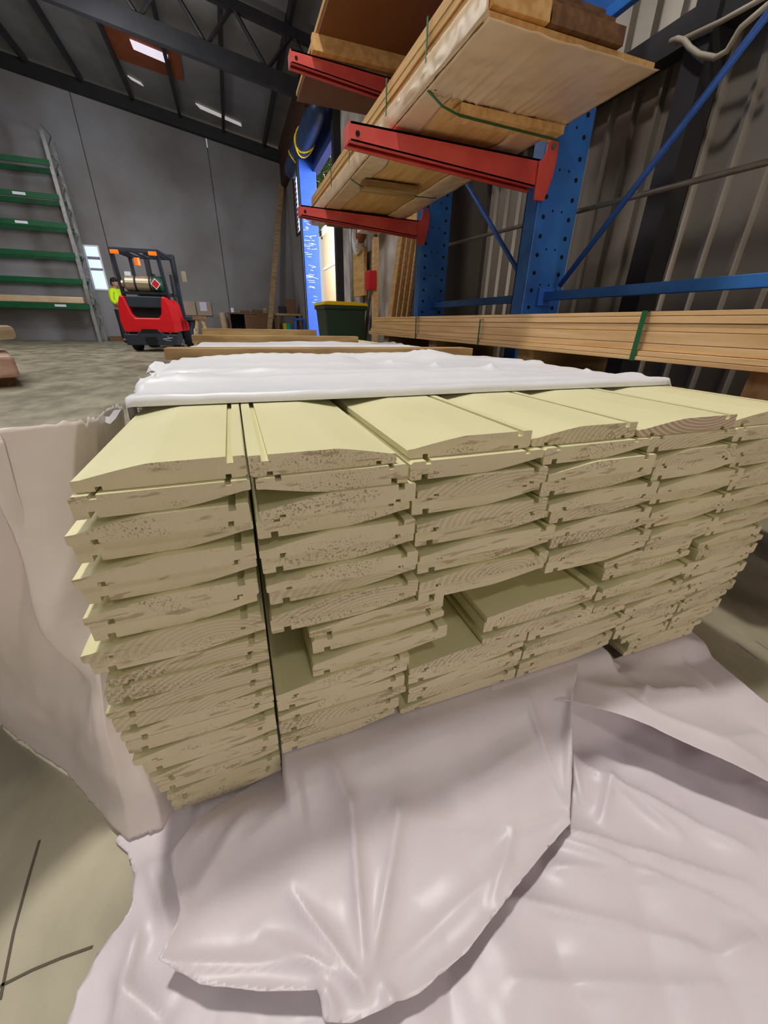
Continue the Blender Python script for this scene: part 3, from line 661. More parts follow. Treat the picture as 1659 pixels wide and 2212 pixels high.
for pa, pb in (((1209, 617), (1659, 30)), ((1122, 590), (1010, 400))):
    p0 = at(*pa, X=1.80); p1 = at(*pb, X=1.80); MB().tube([p0, p1, p1+(p1-p0)*.6], .014, 12).build('diagonal_brace', M_bluedark, RACK, smooth=True)
MB().box(1.69, 1.80, Y1-.06, Y1-.047, .79, .88).build('brace_bracket', M_bluedark, RACK)
MB().box(1.06, 1.55, .46, .62, .36, .4695).build('base_arm', M_red, RACK, bevel=.006); MB().box(1.56, 1.82, .46, .57, .0, .36).build('column_foot', M_blue, RACK)
p0 = at(1235, 460, X=1.93); p1 = at(1659, 350, X=1.93); o = MB().tube([p0+(p0-p1)*1.7, p0, p1, p1+(p1-p0)*.3], .012, 12).build('wall_pipe', M_pipe, smooth=True); tag(o, 'grey metal conduit pipe running behind the blue columns', 'pipe')
# ---- girts and post on the iron wall
o = MB().box(WX-.13, WX-.03, -3, 3.7, 1.90, 2.02).build('wall_girt', M_steel_dark); tag(o, 'dark steel girt along the corrugated wall, top right', 'girt'); o['kind'] = 'structure'
o = MB().box(WX-.16, WX-.035, 1.84, 1.96, 0, 5.3).build('wall_post', M_steel_dark); tag(o, 'dark steel post standing against the corrugated wall', 'post'); o['kind'] = 'structure'
pts = [at(*q, X=2.16) for q in ((1659, 10), (1600, 60), (1570, 110), (1545, 125), (1510, 118), (1490, 103), (1478, 88), (1462, 84), (1448, 90))]
o = MB().tube(pts, .012, 10).tube([at(1460, 92, X=2.17), at(1560, 45, X=2.17), at(1659, -10, X=2.17)], .010, 10).build('wall_cable', M_cable, smooth=True); tag(o, 'grey cable looping in front of the dark wall girt', 'cable')

# ============================================================ TIMBER PACKS
# lower oak pack on the rack
far = 3.3
XL = 1.1
Z = .598
lay = [(.012, 0, 1), (.014, 0.02, 1), (.020, 0, 1), (.030, -.02, 0), (.020, .06, 0), (.018, 0, 0), (.012, .0, 0)]
for k, (h, dy, tone) in enumerate(lay):
    for c_, (xa, xb) in enumerate(((XL, XL+.21), (XL+.215, XL+.43))):
        sh = (.003 if k in (1, 4) else 0)-(.012 if k < 2 else 0)*(c_ == 0)
        y1_ = far+dy+(.07 if k < 3 else 0)+random.uniform(-.01, .02)
        mb = MB(); mb.box(xa+sh, xb, -.6, y1_, Z+.0006, Z+h-.0006, 0)
        me = mb.build('oak_board', [M_timber, M_endtimber], bevel=.001)
        tag(me, 'pale oak board, %s layer of the long pack, %s' % (['bottom', 'second', 'third', 'fourth', 'fifth', 'sixth', 'top'][k], 'aisle side' if c_ == 0 else 'wall side'), 'board', 'oak boards in the long pack')
        me.data.polygons[3].material_index = 1
    Z += h
ZT = Z
def strap(name, x0, x1, y, z0, z1, label, m=M_green, w_=.016, t_=.0012, lean=0):
    mb = MB(); g = .0008
    mb.bar((x0-g, y, z0-g), (x0-g, y+lean, z1+g), t_, w_, (0, 1, 0)).bar((x1+g, y, z0-g), (x1+g, y+lean, z1+g), t_, w_, (0, 1, 0))
    mb.bar((x0-g, y, z0-g), (x1+g, y, z0-g), w_, t_).bar((x0-g, y+lean, z1+g), (x1+g, y+lean, z1+g), w_, t_)
    o = mb.build(name, m); return tag(o, label, 'strap')
strap('green_strap', XL-.013, XL+.432, .885, .598, ZT, 'nearest green strap around the oak pack')
strap('green_strap', XL-.013, XL+.432, 1.71, .598, ZT-.02, 'middle green strap around the oak pack', w_=.010)
strap('green_strap', XL-.013, XL+.432, 2.43, .598, ZT, 'farthest green strap around the oak pack', w_=.014)
for y, lb in ((.50, 'near sawn wood block under the oak pack beside the red base arm'), (1.35, 'middle wood bearer under the oak pack'), (2.2, 'farther wood bearer under the oak pack'), (3.0, 'farthest wood bearer under the oak pack')):
    o = MB().box(XL+.02, XL+.42, y, y+.1, .4905 if y > .6 else .47, .597).build('wood_bearer', M_strip, bevel=.002); tag(o, lb, 'bearer')
# treated boards and brown packs between
lowp = [((.98, 1.28, .98, 3.1), .455, .035), ((.98, 1.24, 1.02, 2.9), .418, .035), ((1.29, 1.56, 1.02, 3.0), .455, .035), ((1.26, 1.55, 1.0, 3.0), .418, .035), ((.985, 1.25, .95, 3.0), .38, .035), ((1.26, 1.5, 1.05, 3.0), .38, .035)]
for k, ((a, b, y0, y1_), z, h) in enumerate(lowp):
    o = MB().box(a, b, y0, y1_, z, z+h).build('treated_board', M_treated, bevel=.002); tag(o, 'dark green treated board in the low pack beyond the stack, %s' % ['top aisle side', 'middle aisle side', 'top wall side', 'middle wall side', 'bottom aisle side', 'bottom wall side'][k], 'board', 'treated boards low behind the stack')
for k, y in enumerate((1.15, 1.9, 2.8)):
    o = MB().box(.99, 1.5, y, y+.1, 0, .3795).build('wood_bearer', M_brown); tag(o, '%s dark wooden bearer block under the treated boards' % ['near', 'middle', 'far'][k], 'bearer')
for k in range(3):
    o = MB().box(.955+.002*k, .975+.002*k, 1.2, 3.4, .40+.045*k, .442+.045*k).build('brown_batten', M_brown); tag(o, 'brown edge batten beside the white covered stack, %s of three' % ['lowest', 'middle', 'top'][k], 'batten', 'brown battens beside the stack')

# upper pack on arms: bottom sheet, boards, film
o = MB().box(.80, 1.47, 1.42, 4.15, 1.4600, 1.4875).build('timber_sheet', M_timber2, bevel=.001); tag(o, 'wide pale timber panel at the bottom of the wrapped upper pack', 'timber panel')
zz = 1.4885
for k, (h, xa) in enumerate(((.045, .815), (.022, .802), (.022, .810), (.026, .804), (.034, .802))):
    xb = 1.16 if k < 4 else 1.12
    for c_ in (0, 1):
        a_, b_ = (xa, 1.01) if c_ == 0 else (1.015, 1.30-.03*k)
        if k >= 3 and c_ == 1: b_ = 1.14
        o = MB().box(a_, b_, 1.40+.02*k, 4.2-.02*k, zz+.0005, zz+h-.0005).build('long_board', M_timber2 if c_ == 0 else M_brown, bevel=.001)
        tag(o, '%s board on the upper wrapped pack, %s, %s layer' % (('pale', 'outer edge') if c_ == 0 else ('brown', 'inner side'))[:1]+() if False else ('%s long board in the upper pack, %s layer from the bottom' % ('pale outer' if c_ == 0 else 'brown inner', ORD[k] if k else 'first')), 'board', 'boards of the upper pack')
    zz += h
# polythene film around lower part of the pack
wr = thing('plastic_film', 'glossy clear film wrapping the near end and edge of the upper pack', 'plastic film')
def filmsheet(fn, nu, nv, name):
    vs = [fn(i/nu, j/nv) for j in range(nv+1) for i in range(nu+1)]
    o = MB().add(vs, [(j*(nu+1)+i, j*(nu+1)+i+1, (j+1)*(nu+1)+i+1, (j+1)*(nu+1)+i) for j in range(nv) for i in range(nu)]).build(name, M_film, wr, smooth=True)
    s = o.modifiers.new('thick', 'SOLIDIFY'); s.thickness = .0004
def f_edge(u, v):       # left edge, z from 1.46 to 1.56, along y
    y = 1.38+u*2.8; n_ = .005*noise.noise((y*8, v*3, 1))+.003*noise.noise((y*25, v*5, 2))
    return (.792-abs(n_)*1.2-.004*math.sin(v*3.1), y, 1.4555+v*.085)
filmsheet(f_edge, 200, 6, 'edge_film')
def f_under(u, v):      # underside at the near end, torn far hem
    x = .795+u*.665; hem = 1.80+.05*noise.noise((u*9, 0, 1))+.05*noise.noise((u*30, 3, 1))-.10*math.exp(-((u-.18)/.07)**2)*0+.05*u
    y = 1.385+v*(hem-1.385); sag = .008*abs(noise.noise((u*4, v*3, 4)))+.003*noise.noise((u*12, v*7, 7))
    return (x, y, 1.4555-abs(sag)-.012*v*abs(noise.noise((u*20, 1, 3))))
filmsheet(f_under, 60, 40, 'underside_film')
def f_under2(u, v):     # narrow film strip along the left underside
    y = 1.78+u*2.4; wd = .12+.04*noise.noise((y*4, 1, 1)); n_ = .006*abs(noise.noise((y*12, v*3, 2)))
    return (.795+v*wd, y, 1.45555-n_)
filmsheet(f_under2, 160, 8, 'strip_film')
def f_under3(u, v):
    y = 1.8+u*2.35; return (1.30+.17*v+(.04*noise.noise((y*5, 1, 1)) if v < .01 else 0), y, 1.45555-.012*abs(noise.noise((y*7, v*3, 2)))-.05*u*u*v*(1-v)*2)
filmsheet(f_under3, 120, 8, 'sagging_film')
o = MB().box(.95, 1.45, 1.80, 1.89, 1.42, 1.449).build('wood_bearer', M_timber2, bevel=.002); tag(o, 'pale wood bearer strapped under the near end of the upper pack', 'bearer')
o = MB().box(.87, 1.22, 2.78, 2.90, 1.412, 1.449).build('wood_bearer', M_strip, bevel=.002); tag(o, 'wood bearer under the upper pack between the two red arms', 'bearer')
o = MB().box(.86, 1.30, 3.72, 3.82, 1.39, 1.449).build('wood_bearer', M_brown, bevel=.002); tag(o, 'dark wood bearer under the far end of the upper pack', 'bearer')
for y, lb, pts in ((1.80, 'near green strap sagging under the upper pack', [(.792, 1.80, 1.6425), (.789, 1.79, 1.50), (.80, 1.79, 1.455), (.87, 1.80, 1.4245), (.96, 1.82, 1.416), (1.2, 1.835, 1.416), (1.47, 1.85, 1.416)]),
                   (2.8, 'middle green strap around the upper pack', [(.792, 2.84, 1.6425), (.789, 2.84, 1.48), (.80, 2.84, 1.450), (.88, 2.84, 1.416), (1.22, 2.86, 1.416), (1.4, 2.9, 1.43)])):
    mb = MB()
    for a, b in zip(pts[:-1], pts[1:]): mb.bar(a, b, .010, .003, (0, 0, 1) if abs(a[0]-b[0]) > .03 else (1, 0, 0))
    o = mb.build('green_strap', M_green); tag(o, lb, 'strap')
for y, lb in ((2.2, 'thin green strap on the edge just behind the near red arm'), (3.3, 'far thin green strap on the upper pack edge')):
    o = MB().box(.786, .790, y, y+.009, 1.52, 1.6425).build('green_strap', M_green); tag(o, lb, 'strap')
# brown timbers stacked above it by the near column
o = MB().box(1.40, 1.49, 1.3, 2.5, 1.93, 2.02).build('brown_beam', M_brown, bevel=.003); tag(o, 'thick brown beam above the upper pack against the near column', 'beam')
o = MB().box(1.22, 1.33, 1.7, 2.5, 1.80, 1.86).build('brown_beam', M_brown, bevel=.003); tag(o, 'brown offcut on edge beside the near column', 'beam')
o = MB().box(1.18, 1.40, 1.62, 2.05, 1.655, 1.69).build('brown_block', M_brown, bevel=.003); tag(o, 'brown wooden packer lying on the inner side of the upper pack', 'block')
# top pack
o = MB().box(.78, 1.45, 1.2, 4.4, 2.335, 2.350).build('plywood_sheet', M_ply); tag(o, 'lower brown plywood sheet on the highest rack arm', 'plywood sheet')
o = MB().box(.772, 1.45, 1.2, 4.38, 2.358, 2.384).build('plywood_sheet', M_timber2); tag(o, 'upper pale edged sheet on the highest rack arm', 'plywood sheet')
o = MB().box(.79, 1.40, 1.2, 4.3, 2.3505, 2.3575).build('plywood_sheet', M_ply); tag(o, 'thin middle plywood sheet on the highest rack arm', 'plywood sheet')
o = MB().box(.74, 1.46, Y2-.11, Y2-.055, 2.255, 2.3345).box(.76, 1.3, Y2+.0, Y2+.05, 2.28, 2.3345).build('wood_bearer', M_timber2, bevel=.002); tag(o, 'pale wood bearer on the highest red arm under the plywood', 'bearer')

# ============================================================ LEFT FOREGROUND TIMBER
t = thing('timber_pack', 'film wrapped pinkish timber pack on the floor at the left edge', 'timber pack', (-2.14, 5.3, 0), math.radians(24))
MB().box(-1.6, 0, 0, 1.4, .10, .31).build('timber', M_pinkwood, t, bevel=.03)
for y in (.2, .7, 1.2): MB().box(-1.6, -.05, y, y+.1, 0, .1).build('bearer', M_brown, t)
o = MB().box(-3.7, -2.52, 5.85, 6.0, .3105, .43).build('red_bearer', M_red, bevel=.01); tag(o, 'red steel bearer between the two wrapped packs on the left', 'bearer')
mb = MB()
o = MB().box(-3.7, -2.42, 5.75, 6.3, .432, .58).build('wrapped_pack', M_film, bevel=.05); tag(o, 'pale wrapped pack resting on the red bearer at the left edge', 'timber pack')

# ============================================================ PALLET RACK, LEFT
RK = thing('pallet_rack', 'tall pallet rack with green beams against the far wall at left', 'pallet rack', (0, 15.4, 0))
for x in (-3.86,):
    for y in (-.05, .65):
        up_ = MB().box(x-.045, x+.045, y-.04, y+.04, 0, 4.95).build('upright', M_galv, RK)
    mb = MB(); z = .15; s_ = 1
    while z < 4.6: mb.bar((x, -.05, z), (x, .65, z+.5), .03, .02); mb.bar((x, .65, z+.5), (x, -.05, z+.55), .02, .02); z += .55
    mb.build('lattice_brace', M_galv, RK)
for y in (-.05, .65): MB().box(-6.8-.045, -6.8+.045, y-.04, y+.04, 0, 4.95).build('upright', M_galv, RK)
for zb in (4.30, 3.58, 2.95, 2.26, 1.62, .98):
    for y in (-.12, .70):
        b = MB().box(-6.75, -3.88, y, y+.05, zb-.06 if zb > 1 else zb-.09, zb+.06).build('beam', M_greenbeam, RK)
for x, zb in ((-4.75, 3.58), (-4.9, 2.95), (-4.6, .98)):
    MB().box(x-.14, x+.14, -.124, -.1205, zb-.03, zb+.03).build('beam_label', M_white, RK)
o = MB().box(-6.6, -4.0, 15.3, 16.05, 1.045, 1.22).build('wrapped_pack', M_film, bevel=.03); tag(o, 'film wrapped timber pack lying on the lowest green rack beam', 'timber pack')
o = MB().box(-3.75, -3.0, 15.95, 16.2, 0, .14).build('dark_offcut', M_brown); tag(o, 'low dark timber offcut at the foot of the far wall', 'offcut')

# ============================================================ FORKLIFT
FK = thing('forklift', 'red counterbalance forklift seen from behind with gas cylinder', 'forklift', (-1.70, 10.75, 0), math.radians(-7))
def P(name, mb, m, smooth=False, bevel=0, par=None): return mb.build(name, m, par or FK, smooth=smooth, bevel=bevel)
# counterweight: U-shaped back, higher shoulders at the sides
prof = [(-.52, .40), (.52, .40), (.55, .62), (.50, .95), (.44, 1.12), (.36, 1.12), (.30, .78), (.24, .70), (-.24, .70), (-.30, .78), (-.38, 1.12), (-.46, 1.12), (-.53, .95), (-.56, .62)]
P('counterweight', MB().prism(prof, 'y', 0, .55), M_redlift, bevel=.03)
P('side_panel', MB().prism([(.5, .42), (1.5, .42), (1.5, .62), (1.05, .72), (.9, 1.0), (.5, 1.08)], 'x', -.52, .52), M_redlift, bevel=.02)
P('engine_hood', MB().prism([(.05, 1.12), (1.0, 1.0), (1.0, .7), (.05, .9)], 'x', -.36, .36), M_charcoal, bevel=.02)
P('grille_recess', MB().box(-.30, .30, .12, .3, .70, .92), M_hole)
P('rear_bumper', MB().prism([(-.53, .14), (.53, .14), (.55, .37), (.28, .37), (.22, .43), (-.22, .43), (-.28, .37), (-.55, .37)], 'y', -.02, .5), M_charcoal, bevel=.02)
P('tow_opening', MB().prism([(-.10, .17), (.10, .17), (.13, .25), (.10, .31), (-.10, .31), (-.13, .25)], 'y', -.045, -.015), M_hole)
P('tow_pin_recess', MB().prism([(-.2, .40), (.2, .40), (.15, .47), (-.15, .47)], 'y', -.03, .02), M_hole)
for sx in (-1, 1):
    wf = P('wheel', MB().tube([(sx*.36, .42, .24), (sx*.52, .42, .24)], .235, 22), M_black, bevel=.02)
    P('wheel_hub', MB().tube([(sx*.525, .42, .24), (sx*.53, .42, .24)], .11, 16), M_grey, par=wf)
    wf = P('wheel', MB().tube([(sx*.36, 1.75, .32), (sx*.58, 1.75, .32)], .315, 24), M_black, bevel=.02)
    P('wheel_hub', MB().tube([(sx*.585, 1.75, .32), (sx*.59, 1.75, .32)], .15, 16), M_grey, par=wf)
    P('guard_post', MB().bar((sx*.45, .30, 1.08), (sx*.43, .12, 1.95), .075, .07, (1, 0, 0)), M_charcoal, bevel=.01)
    P('guard_post', MB().bar((sx*.47, 1.45, .7), (sx*.44, 1.25, 1.97), .06, .07, (1, 0, 0)), M_charcoal, bevel=.01)
    P('tail_light', MB().box(sx*.36-.08, sx*.36+.08, .05, .09, 1.88, 1.95), M_orange, bevel=.01)
    P('mast_rail', MB().box(sx*.30-.05, sx*.30+.05, 1.98, 2.10, .1, 2.12), M_steel_dark)
    P('fork', MB().box(sx*.25-.05, sx*.25+.05, 2.14, 3.15, .06, .10).box(sx*.25-.05, sx*.25+.05, 2.13, 2.17, .06, .6), M_black)
    P('hydraulic_cylinder', MB().tube([(sx*.20, 2.0, .2), (sx*.20, 2.0, 1.7)], .035, 10), M_black)
P('guard_frame', MB().box(-.46, .46, .06, .14, 1.92, 2.0).box(-.46, -.40, .1, 1.3, 1.94, 2.0).box(.40, .46, .1, 1.3, 1.94, 2.0).box(-.46, .46, 1.24, 1.32, 1.94, 2.0), M_charcoal, bevel=.01)
for x in (-.28, -.1, .1, .28): P('guard_bar', MB().box(x-.02, x+.02, .1, 1.28, 1.95, 1.98), M_charcoal)
P('beacon', MB().tube([(-.06, .40, 1.72), (-.06, .40, 1.86)], .06, 14), M_orange)
for z in (.5, 1.2, 2.06): P('mast_crossbar', MB().box(-.34, .34, 2.0, 2.06, z, z+.08), M_steel_dark)
P('fork_carriage', MB().box(-.5, .5, 2.11, 2.13, .2, .28).box(-.5, .5, 2.11, 2.13, .5, .58), M_steel_dark)
P('seat', MB().box(-.24, .24, .75, 1.15, 1.02, 1.12).box(-.24, .24, .70, .80, 1.1, 1.5), M_black, bevel=.04)
st = P('steering_column', MB().tube([(-.0, 1.5, .9), (0, 1.35, 1.22)], .03, 8), M_black)
ring = [(.15*math.cos(a), 1.33+.13*math.sin(a)*.8, 1.23+.10*math.sin(a)) for a in [k*math.pi/8 for k in range(17)]]
P('steering_wheel', MB().tube(ring, .014, 8), M_black, par=st)
cy = P('gas_cylinder', MB().tube([(-.37, .26, 1.36), (-.35, .26, 1.36), (-.31, .26, 1.36), (.20, .26, 1.36)], [.06, .12, .155, .155], 22), M_lpg, smooth=False)
P('cylinder_end', MB().tube([(.20, .26, 1.36), (.37, .26, 1.36), (.42, .26, 1.36)], [.156, .156, .12], 22), M_dgreen, par=cy)
P('collar', MB().tube([(-.37, .26, 1.36), (-.41, .26, 1.36)], .085, 14), M_lpg, par=cy)
for x in (-.12, .17): P('clamp_band', MB().tube([(x-.02, .26, 1.36), (x+.02, .26, 1.36)], .160, 22), M_steel_dark, par=cy)
P('warning_diamond', MB().prism([(.29, 1.25), (.39, 1.36), (.29, 1.47), (.19, 1.36)], 'y', .095, .102), M_white, par=cy)
P('diamond_field', MB().prism([(.29, 1.275), (.368, 1.36), (.29, 1.445), (.212, 1.36)], 'y', .089, .094), M_redbox, par=cy)
P('valve', MB().box(-.30, -.20, .18, .26, 1.50, 1.58), M_white, par=cy)
P('cylinder_bracket', MB().box(-.45, .45, .16, .4, 1.16, 1.21).box(-.1, .4, .2, .35, 1.10, 1.17), M_black)
P('scuff_mark', MB().bar((.24, -.024, .27), (.44, -.024, .30), .004, .02).bar((.28, -.024, .25), (.40, -.024, .24), .004, .012).bar((.34, -.024, .33), (.38, -.024, .29), .004, .012), M_grey)
P('mirror', MB().box(.62, .72, 1.2, 1.23, 1.5, 1.72), M_lpg)
P('fender', MB().prism([(1.38, .66), (1.5, .74), (2.0, .74), (2.14, .55), (2.14, .5), (1.95, .66), (1.5, .66)], 'x', .36, .62), M_charcoal)
P('fender', MB().prism([(1.38, .66), (1.5, .74), (2.0, .74), (2.14, .55), (2.14, .5), (1.95, .66), (1.5, .66)], 'x', -.62, -.36), M_charcoal)

# ============================================================ PERSON
def skinned(name, verts, edges, radii, m, parent, root=0, sub=2):
    me = bpy.data.meshes.new(name); me.from_pydata(verts, edges, []); o = bpy.data.objects.new(name, me); C.objects.link(o); o.parent = parent
    me.materials.append(m); s = o.modifiers.new('skin', 'SKIN'); s.use_smooth_shade = True
    if not me.skin_vertices: 
        bm = bmesh.new(); bm.from_mesh(me); bm.verts.layers.skin.verify(); bm.to_mesh(me); bm.free()
    for i, r in enumerate(radii):
        sv = me.skin_vertices[0].data[i]; sv.radius = r if isinstance(r, tuple) else (r, r); sv.use_root = (i == root)
    u = o.modifiers.new('sub', 'SUBSURF'); u.levels = sub; u.render_levels = sub
    return o
PE = thing('person', 'person in hi-vis yellow top, dark trousers and black cap beside the forklift', 'person', (-3.02, 14.9, 0), math.radians(65))
# faces local -Y; rotated to look toward the forklift's side (right)
V = [(0, 0, .92), (0, -.005, 1.10), (0, 0, 1.28), (0, .01, 1.40), (0, 0, 1.48), (0, -.02, 1.56),
     (.10, 0, .88), (.105, -.02, .50), (.105, .02, .10), (.11, -.12, .045), (-.10, 0, .88), (-.105, .0, .50), (-.105, .03, .10), (-.11, -.11, .045),
     (.19, .01, 1.38), (.24, .02, 1.12), (.20, -.20, 1.02), (-.19, .01, 1.38), (-.24, .0, 1.12), (-.20, -.20, 1.00)]
E_ = [(0, 1), (1, 2), (2, 3), (3, 4), (4, 5), (0, 6), (6, 7), (7, 8), (8, 9), (0, 10), (10, 11), (11, 12), (12, 13), (3, 14), (14, 15), (15, 16), (3, 17), (17, 18), (18, 19)]
R_ = [(.14, .10), (.13, .09), (.145, .10), (.10, .07), .05, .045, .085, .06, .04, .035, .085, .06, .04, .035, .055, .042, .03, .055, .042, .03]
skinned('body', V, E_, R_, M_skin, PE)
MB().ball((0, -.03, 1.60), .1, 16, 12, (.78, .95, 1.15)).ball((0, -.13, 1.59), .02, 8, 6, (.8, 1, 1.2)).ball((.08, -.02, 1.59), .02, 8, 6, (.5, 1, 1.4)).ball((-.08, -.02, 1.59), .02, 8, 6, (.5, 1, 1.4)).build('head', M_skin, PE, smooth=True)
MB().ball((0, -.02, 1.65), .105, 16, 10, (.85, 1.0, .85)).prism([(-.07, -.10), (.07, -.10), (.05, -.20), (-.05, -.20)], 'z', 1.655, 1.668).build('cap', M_black, PE)
MB().ball((0, .035, 1.58), .085, 12, 8, (.85, .7, .8)).build('hair', M_black, PE, smooth=True)
skinned('shirt', [(0, 0, 1.0), (0, 0, 1.13), (0, 0, 1.28), (0, .01, 1.41), (.19, .01, 1.385), (.235, .02, 1.14), (-.19, .01, 1.385), (-.235, .01, 1.14), (.215, -.1, 1.07), (-.215, -.1, 1.05)],
        [(0, 1), (1, 2), (2, 3), (3, 4), (4, 5), (5, 8), (3, 6), (6, 7), (7, 9)], [(.155, .115), (.155, .115), (.17, .12), (.12, .085), .075, .062, .075, .062, .05, .05], M_hivis, PE)
MB().tube([(0, 0, .99), (0, 0, 1.12)], .17, 16).build('grey_hem', M_grey, PE).scale = (1, .78, 1)
skinned('trousers', [(0, 0, .98), (.095, 0, .86), (.105, -.02, .50), (.105, .02, .10), (-.095, 0, .86), (-.105, 0, .50), (-.105, .03, .10)], [(0, 1), (1, 2), (2, 3), (0, 4), (4, 5), (5, 6)],
        [(.15, .11), .105, .078, .062, .105, .078, .062], M_navy, PE)
for sx in (-1, 1):
    MB().ball((sx*.108, -.06, .04), .06, 12, 8, (.8, 2.0, .75)).build('shoe', M_black, PE, smooth=True)
    mb = MB(); hx, hy, hz = sx*.20, -.24, 1.01
    mb.ball((hx, hy, hz), .032, 10, 6, (.7, 1.4, 1.1))
    for k in range(4): mb.tube([(hx, hy-.03, hz+.024-.016*k), (hx-sx*.01, hy-.065, hz+.018-.016*k), (hx-sx*.025, hy-.078+.004*abs(k-1), hz+.008-.014*k)], .008, 6)
    mb.tube([(hx-sx*.01, hy+.0, hz+.03), (hx-sx*.035, hy-.03, hz+.045)], .009, 6)
    mb.build('hand', M_black, PE, smooth=True)

# ============================================================ FAR END CLUTTER
Yb = WY-.05
a = at(388, 650, Y=Yb); b = at(459, 682, Y=Yb)
xm = (a.x+b.x)/2
o = MB().box(a.x-.5, xm-.02, Yb-.02, Yb, b.z, a.z).build('wall_panel', M_tan); tag(o, 'left tan board leaning on the far concrete wall', 'panel')
o = MB().box(xm+.02, b.x, Yb-.02, Yb, b.z, a.z).build('wall_panel', M_tan); tag(o, 'right tan board on the far wall behind a white sheet of paper', 'panel')
a = at(430, 652, Y=Yb-.03); b = at(448, 672, Y=Yb-.03); o = MB().box(a.x, b.x, Yb-.03, Yb-.022, b.z, a.z).build('paper_sheet', M_paper); tag(o, 'white paper sheet pinned on the tan board', 'paper')
t = thing('sawhorse', 'small wooden sawhorse behind the far end of the stack', 'sawhorse', (at(433, 700, Y=11.5).x, 11.5, 0))
MB().box(-.14, .14, -.25, .25, .68, .76).build('top_rail', M_brown, t)
for sx in (-1, 1):
    for sy in (-1, 1): MB().bar((sx*.05, sy*.2, .7), (sx*.22, sy*.25, 0), .05, .03, (0, 1, 0)).build('leg', M_strip, t)
mbp = at(483, 675, Y=15.8); o = MB().tube([(mbp.x, 15.9, 0), (mbp.x-.05, 15.9, .92)], .11, 14).build('paper_roll', M_film, smooth=False); tag(o, 'pale upright roll standing beside the brown bench', 'roll')
# work bench
x0 = at(495, 690, Y=15.4).x; x1 = at(585, 690, Y=15.4).x; zt = .92
t = thing('workbench', 'brown wooden workbench with an open shelf at the far wall', 'workbench', (0, 15.4, 0))
MB().box(x0-.05, x1+.05, 0, .7, zt-.04, zt).build('bench_top', M_brown, t); MB().box(x0+.5, x1, .02, .68, .0, zt-.04).build('cabinet_body', M_brown, t)
MB().box(x0, x0+.05, 0, .68, 0, zt-.04).build('side_panel', M_brown, t); MB().box(x0+.05, x0+.5, .02, .66, .35, .38).build('shelf', M_brown, t); MB().box(x0+.05, x0+.5, .62, .66, 0, zt-.04).build('back_panel', M_hole, t)
random.seed(5)
for k, (px, c_, nm, lb, w_, h_) in enumerate(((503, M_white, 'jar', 'small white jar on the left end of the brown bench', .1, .14), (530, M_brown, 'wood_offcut', 'wood offcut lying on the brown bench', .3, .07), (556, M_brown, 'tool_box', 'low brown toolbox on the bench', .35, .1), (573, M_strip, 'timber_block', 'pale timber block on the right end of the bench', .12, .16))):
    x = at(px, 680, Y=15.6).x; o = MB().box(x-w_/2, x+w_/2, 15.55, 15.7, zt+.001, zt+h_).build(nm, c_, bevel=.01); tag(o, lb, nm.replace('_', ' '))
# second bench in the corner
x2 = at(597, 690, Y=14.6).x; x3 = at(652, 690, Y=14.6).x
t = thing('corner_bench', 'cluttered dark bench in the far right corner', 'workbench', (0, 14.6, 0))
MB().box(x2, x3, 0, .8, .86, .92).build('bench_top', M_strip, t)
for x in (x2+.05, x3-.05):
    for y in (.05, .75): MB().box(x-.04, x+.04, y-.04, y+.04, 0, .86).build('leg', M_brown, t)
MB().box(x2+.1, x3-.1, .1, .7, .3, .33).build('shelf', M_brown, t)
for k, (px, py, w_, h_, m_, nm, lb, z_) in enumerate(((612, 0, .25, .22, M_steel_dark, 'machine_vise', 'dark metal vise on the corner bench', .921), (630, 0, .3, .45, M_brown, 'wood_rack', 'brown tool rack on the corner bench', .921), (622, 0, .14, .3, M_teal, 'teal_tub', 'teal tub under the corner bench', .331), (614, 0, .12, .3, M_yellow, 'yellow_tub', 'yellow tub under the corner bench', .331))):
    x = at(px, 690, Y=15).x; o = MB().box(x-w_/2, x+w_/2, 14.95, 15.15, z_, z_+h_).build(nm, m_, bevel=.02); tag(o, lb, nm.replace('_', ' '))
t = thing('blue_stool', 'bright blue stool in front of the corner bench', 'stool', (at(647, 690, Y=13.8).x, 13.8, 0))
MB().box(-.16, .16, -.16, .16, .72, .78).build('seat', M_bluestool, t, bevel=.02)
for sx in (-1, 1):
    for sy in (-1, 1): MB().bar((sx*.12, sy*.12, .72), (sx*.17, sy*.17, 0), .04, .04).build('leg', M_bluestool, t)
# long plank leaning in the corner
p0 = at(582, 712, Y=15.2); p1 = at(608, 400, Y=16.1); p0.z = max(p0.z, .02)
o = MB().bar(p0, p1, .16, .04, (0, 1, 0)).build('leaning_plank', M_strip); tag(o, 'long plank leaning against the far concrete wall', 'plank')
# rolled tarp over the doorway
A = at(694, 222, X=2.0); B = at(626, 375, X=2.0); mb = MB(); pts = [A.lerp(B, k/14) for k in range(15)]
t = thing('rolled_tarp', 'dark blue rolled tarpaulin hanging high above the doorway', 'tarpaulin'); mb.tube(pts, [.08, .15, .17, .18, .19, .19, .19, .20, .19, .19, .19, .19, .19, .17, .10], 18)
mb.build('roll', M_tarp, t, smooth=True)
for k in (.42, .47): 
    c0 = A.lerp(B, k); d = (B-A).normalized(); q = d.orthogonal().normalized(); q2 = d.cross(q)
    MB().tube([c0+(q*math.cos(a_)+q2*math.sin(a_))*.20+d*.12*math.cos(a_*2+k*30) for a_ in [i*math.pi/10 for i in range(21)]], .016, 8).build('yellow_rope', M_yellow, t)
c0 = A.lerp(B, .72); MB().tube([c0+(q*math.cos(a_)+q2*math.sin(a_))*.20+d*.45*math.cos(a_) for a_ in [i*math.pi/10 for i in range(21)]], .016, 8).build('yellow_rope', M_yellow, t)
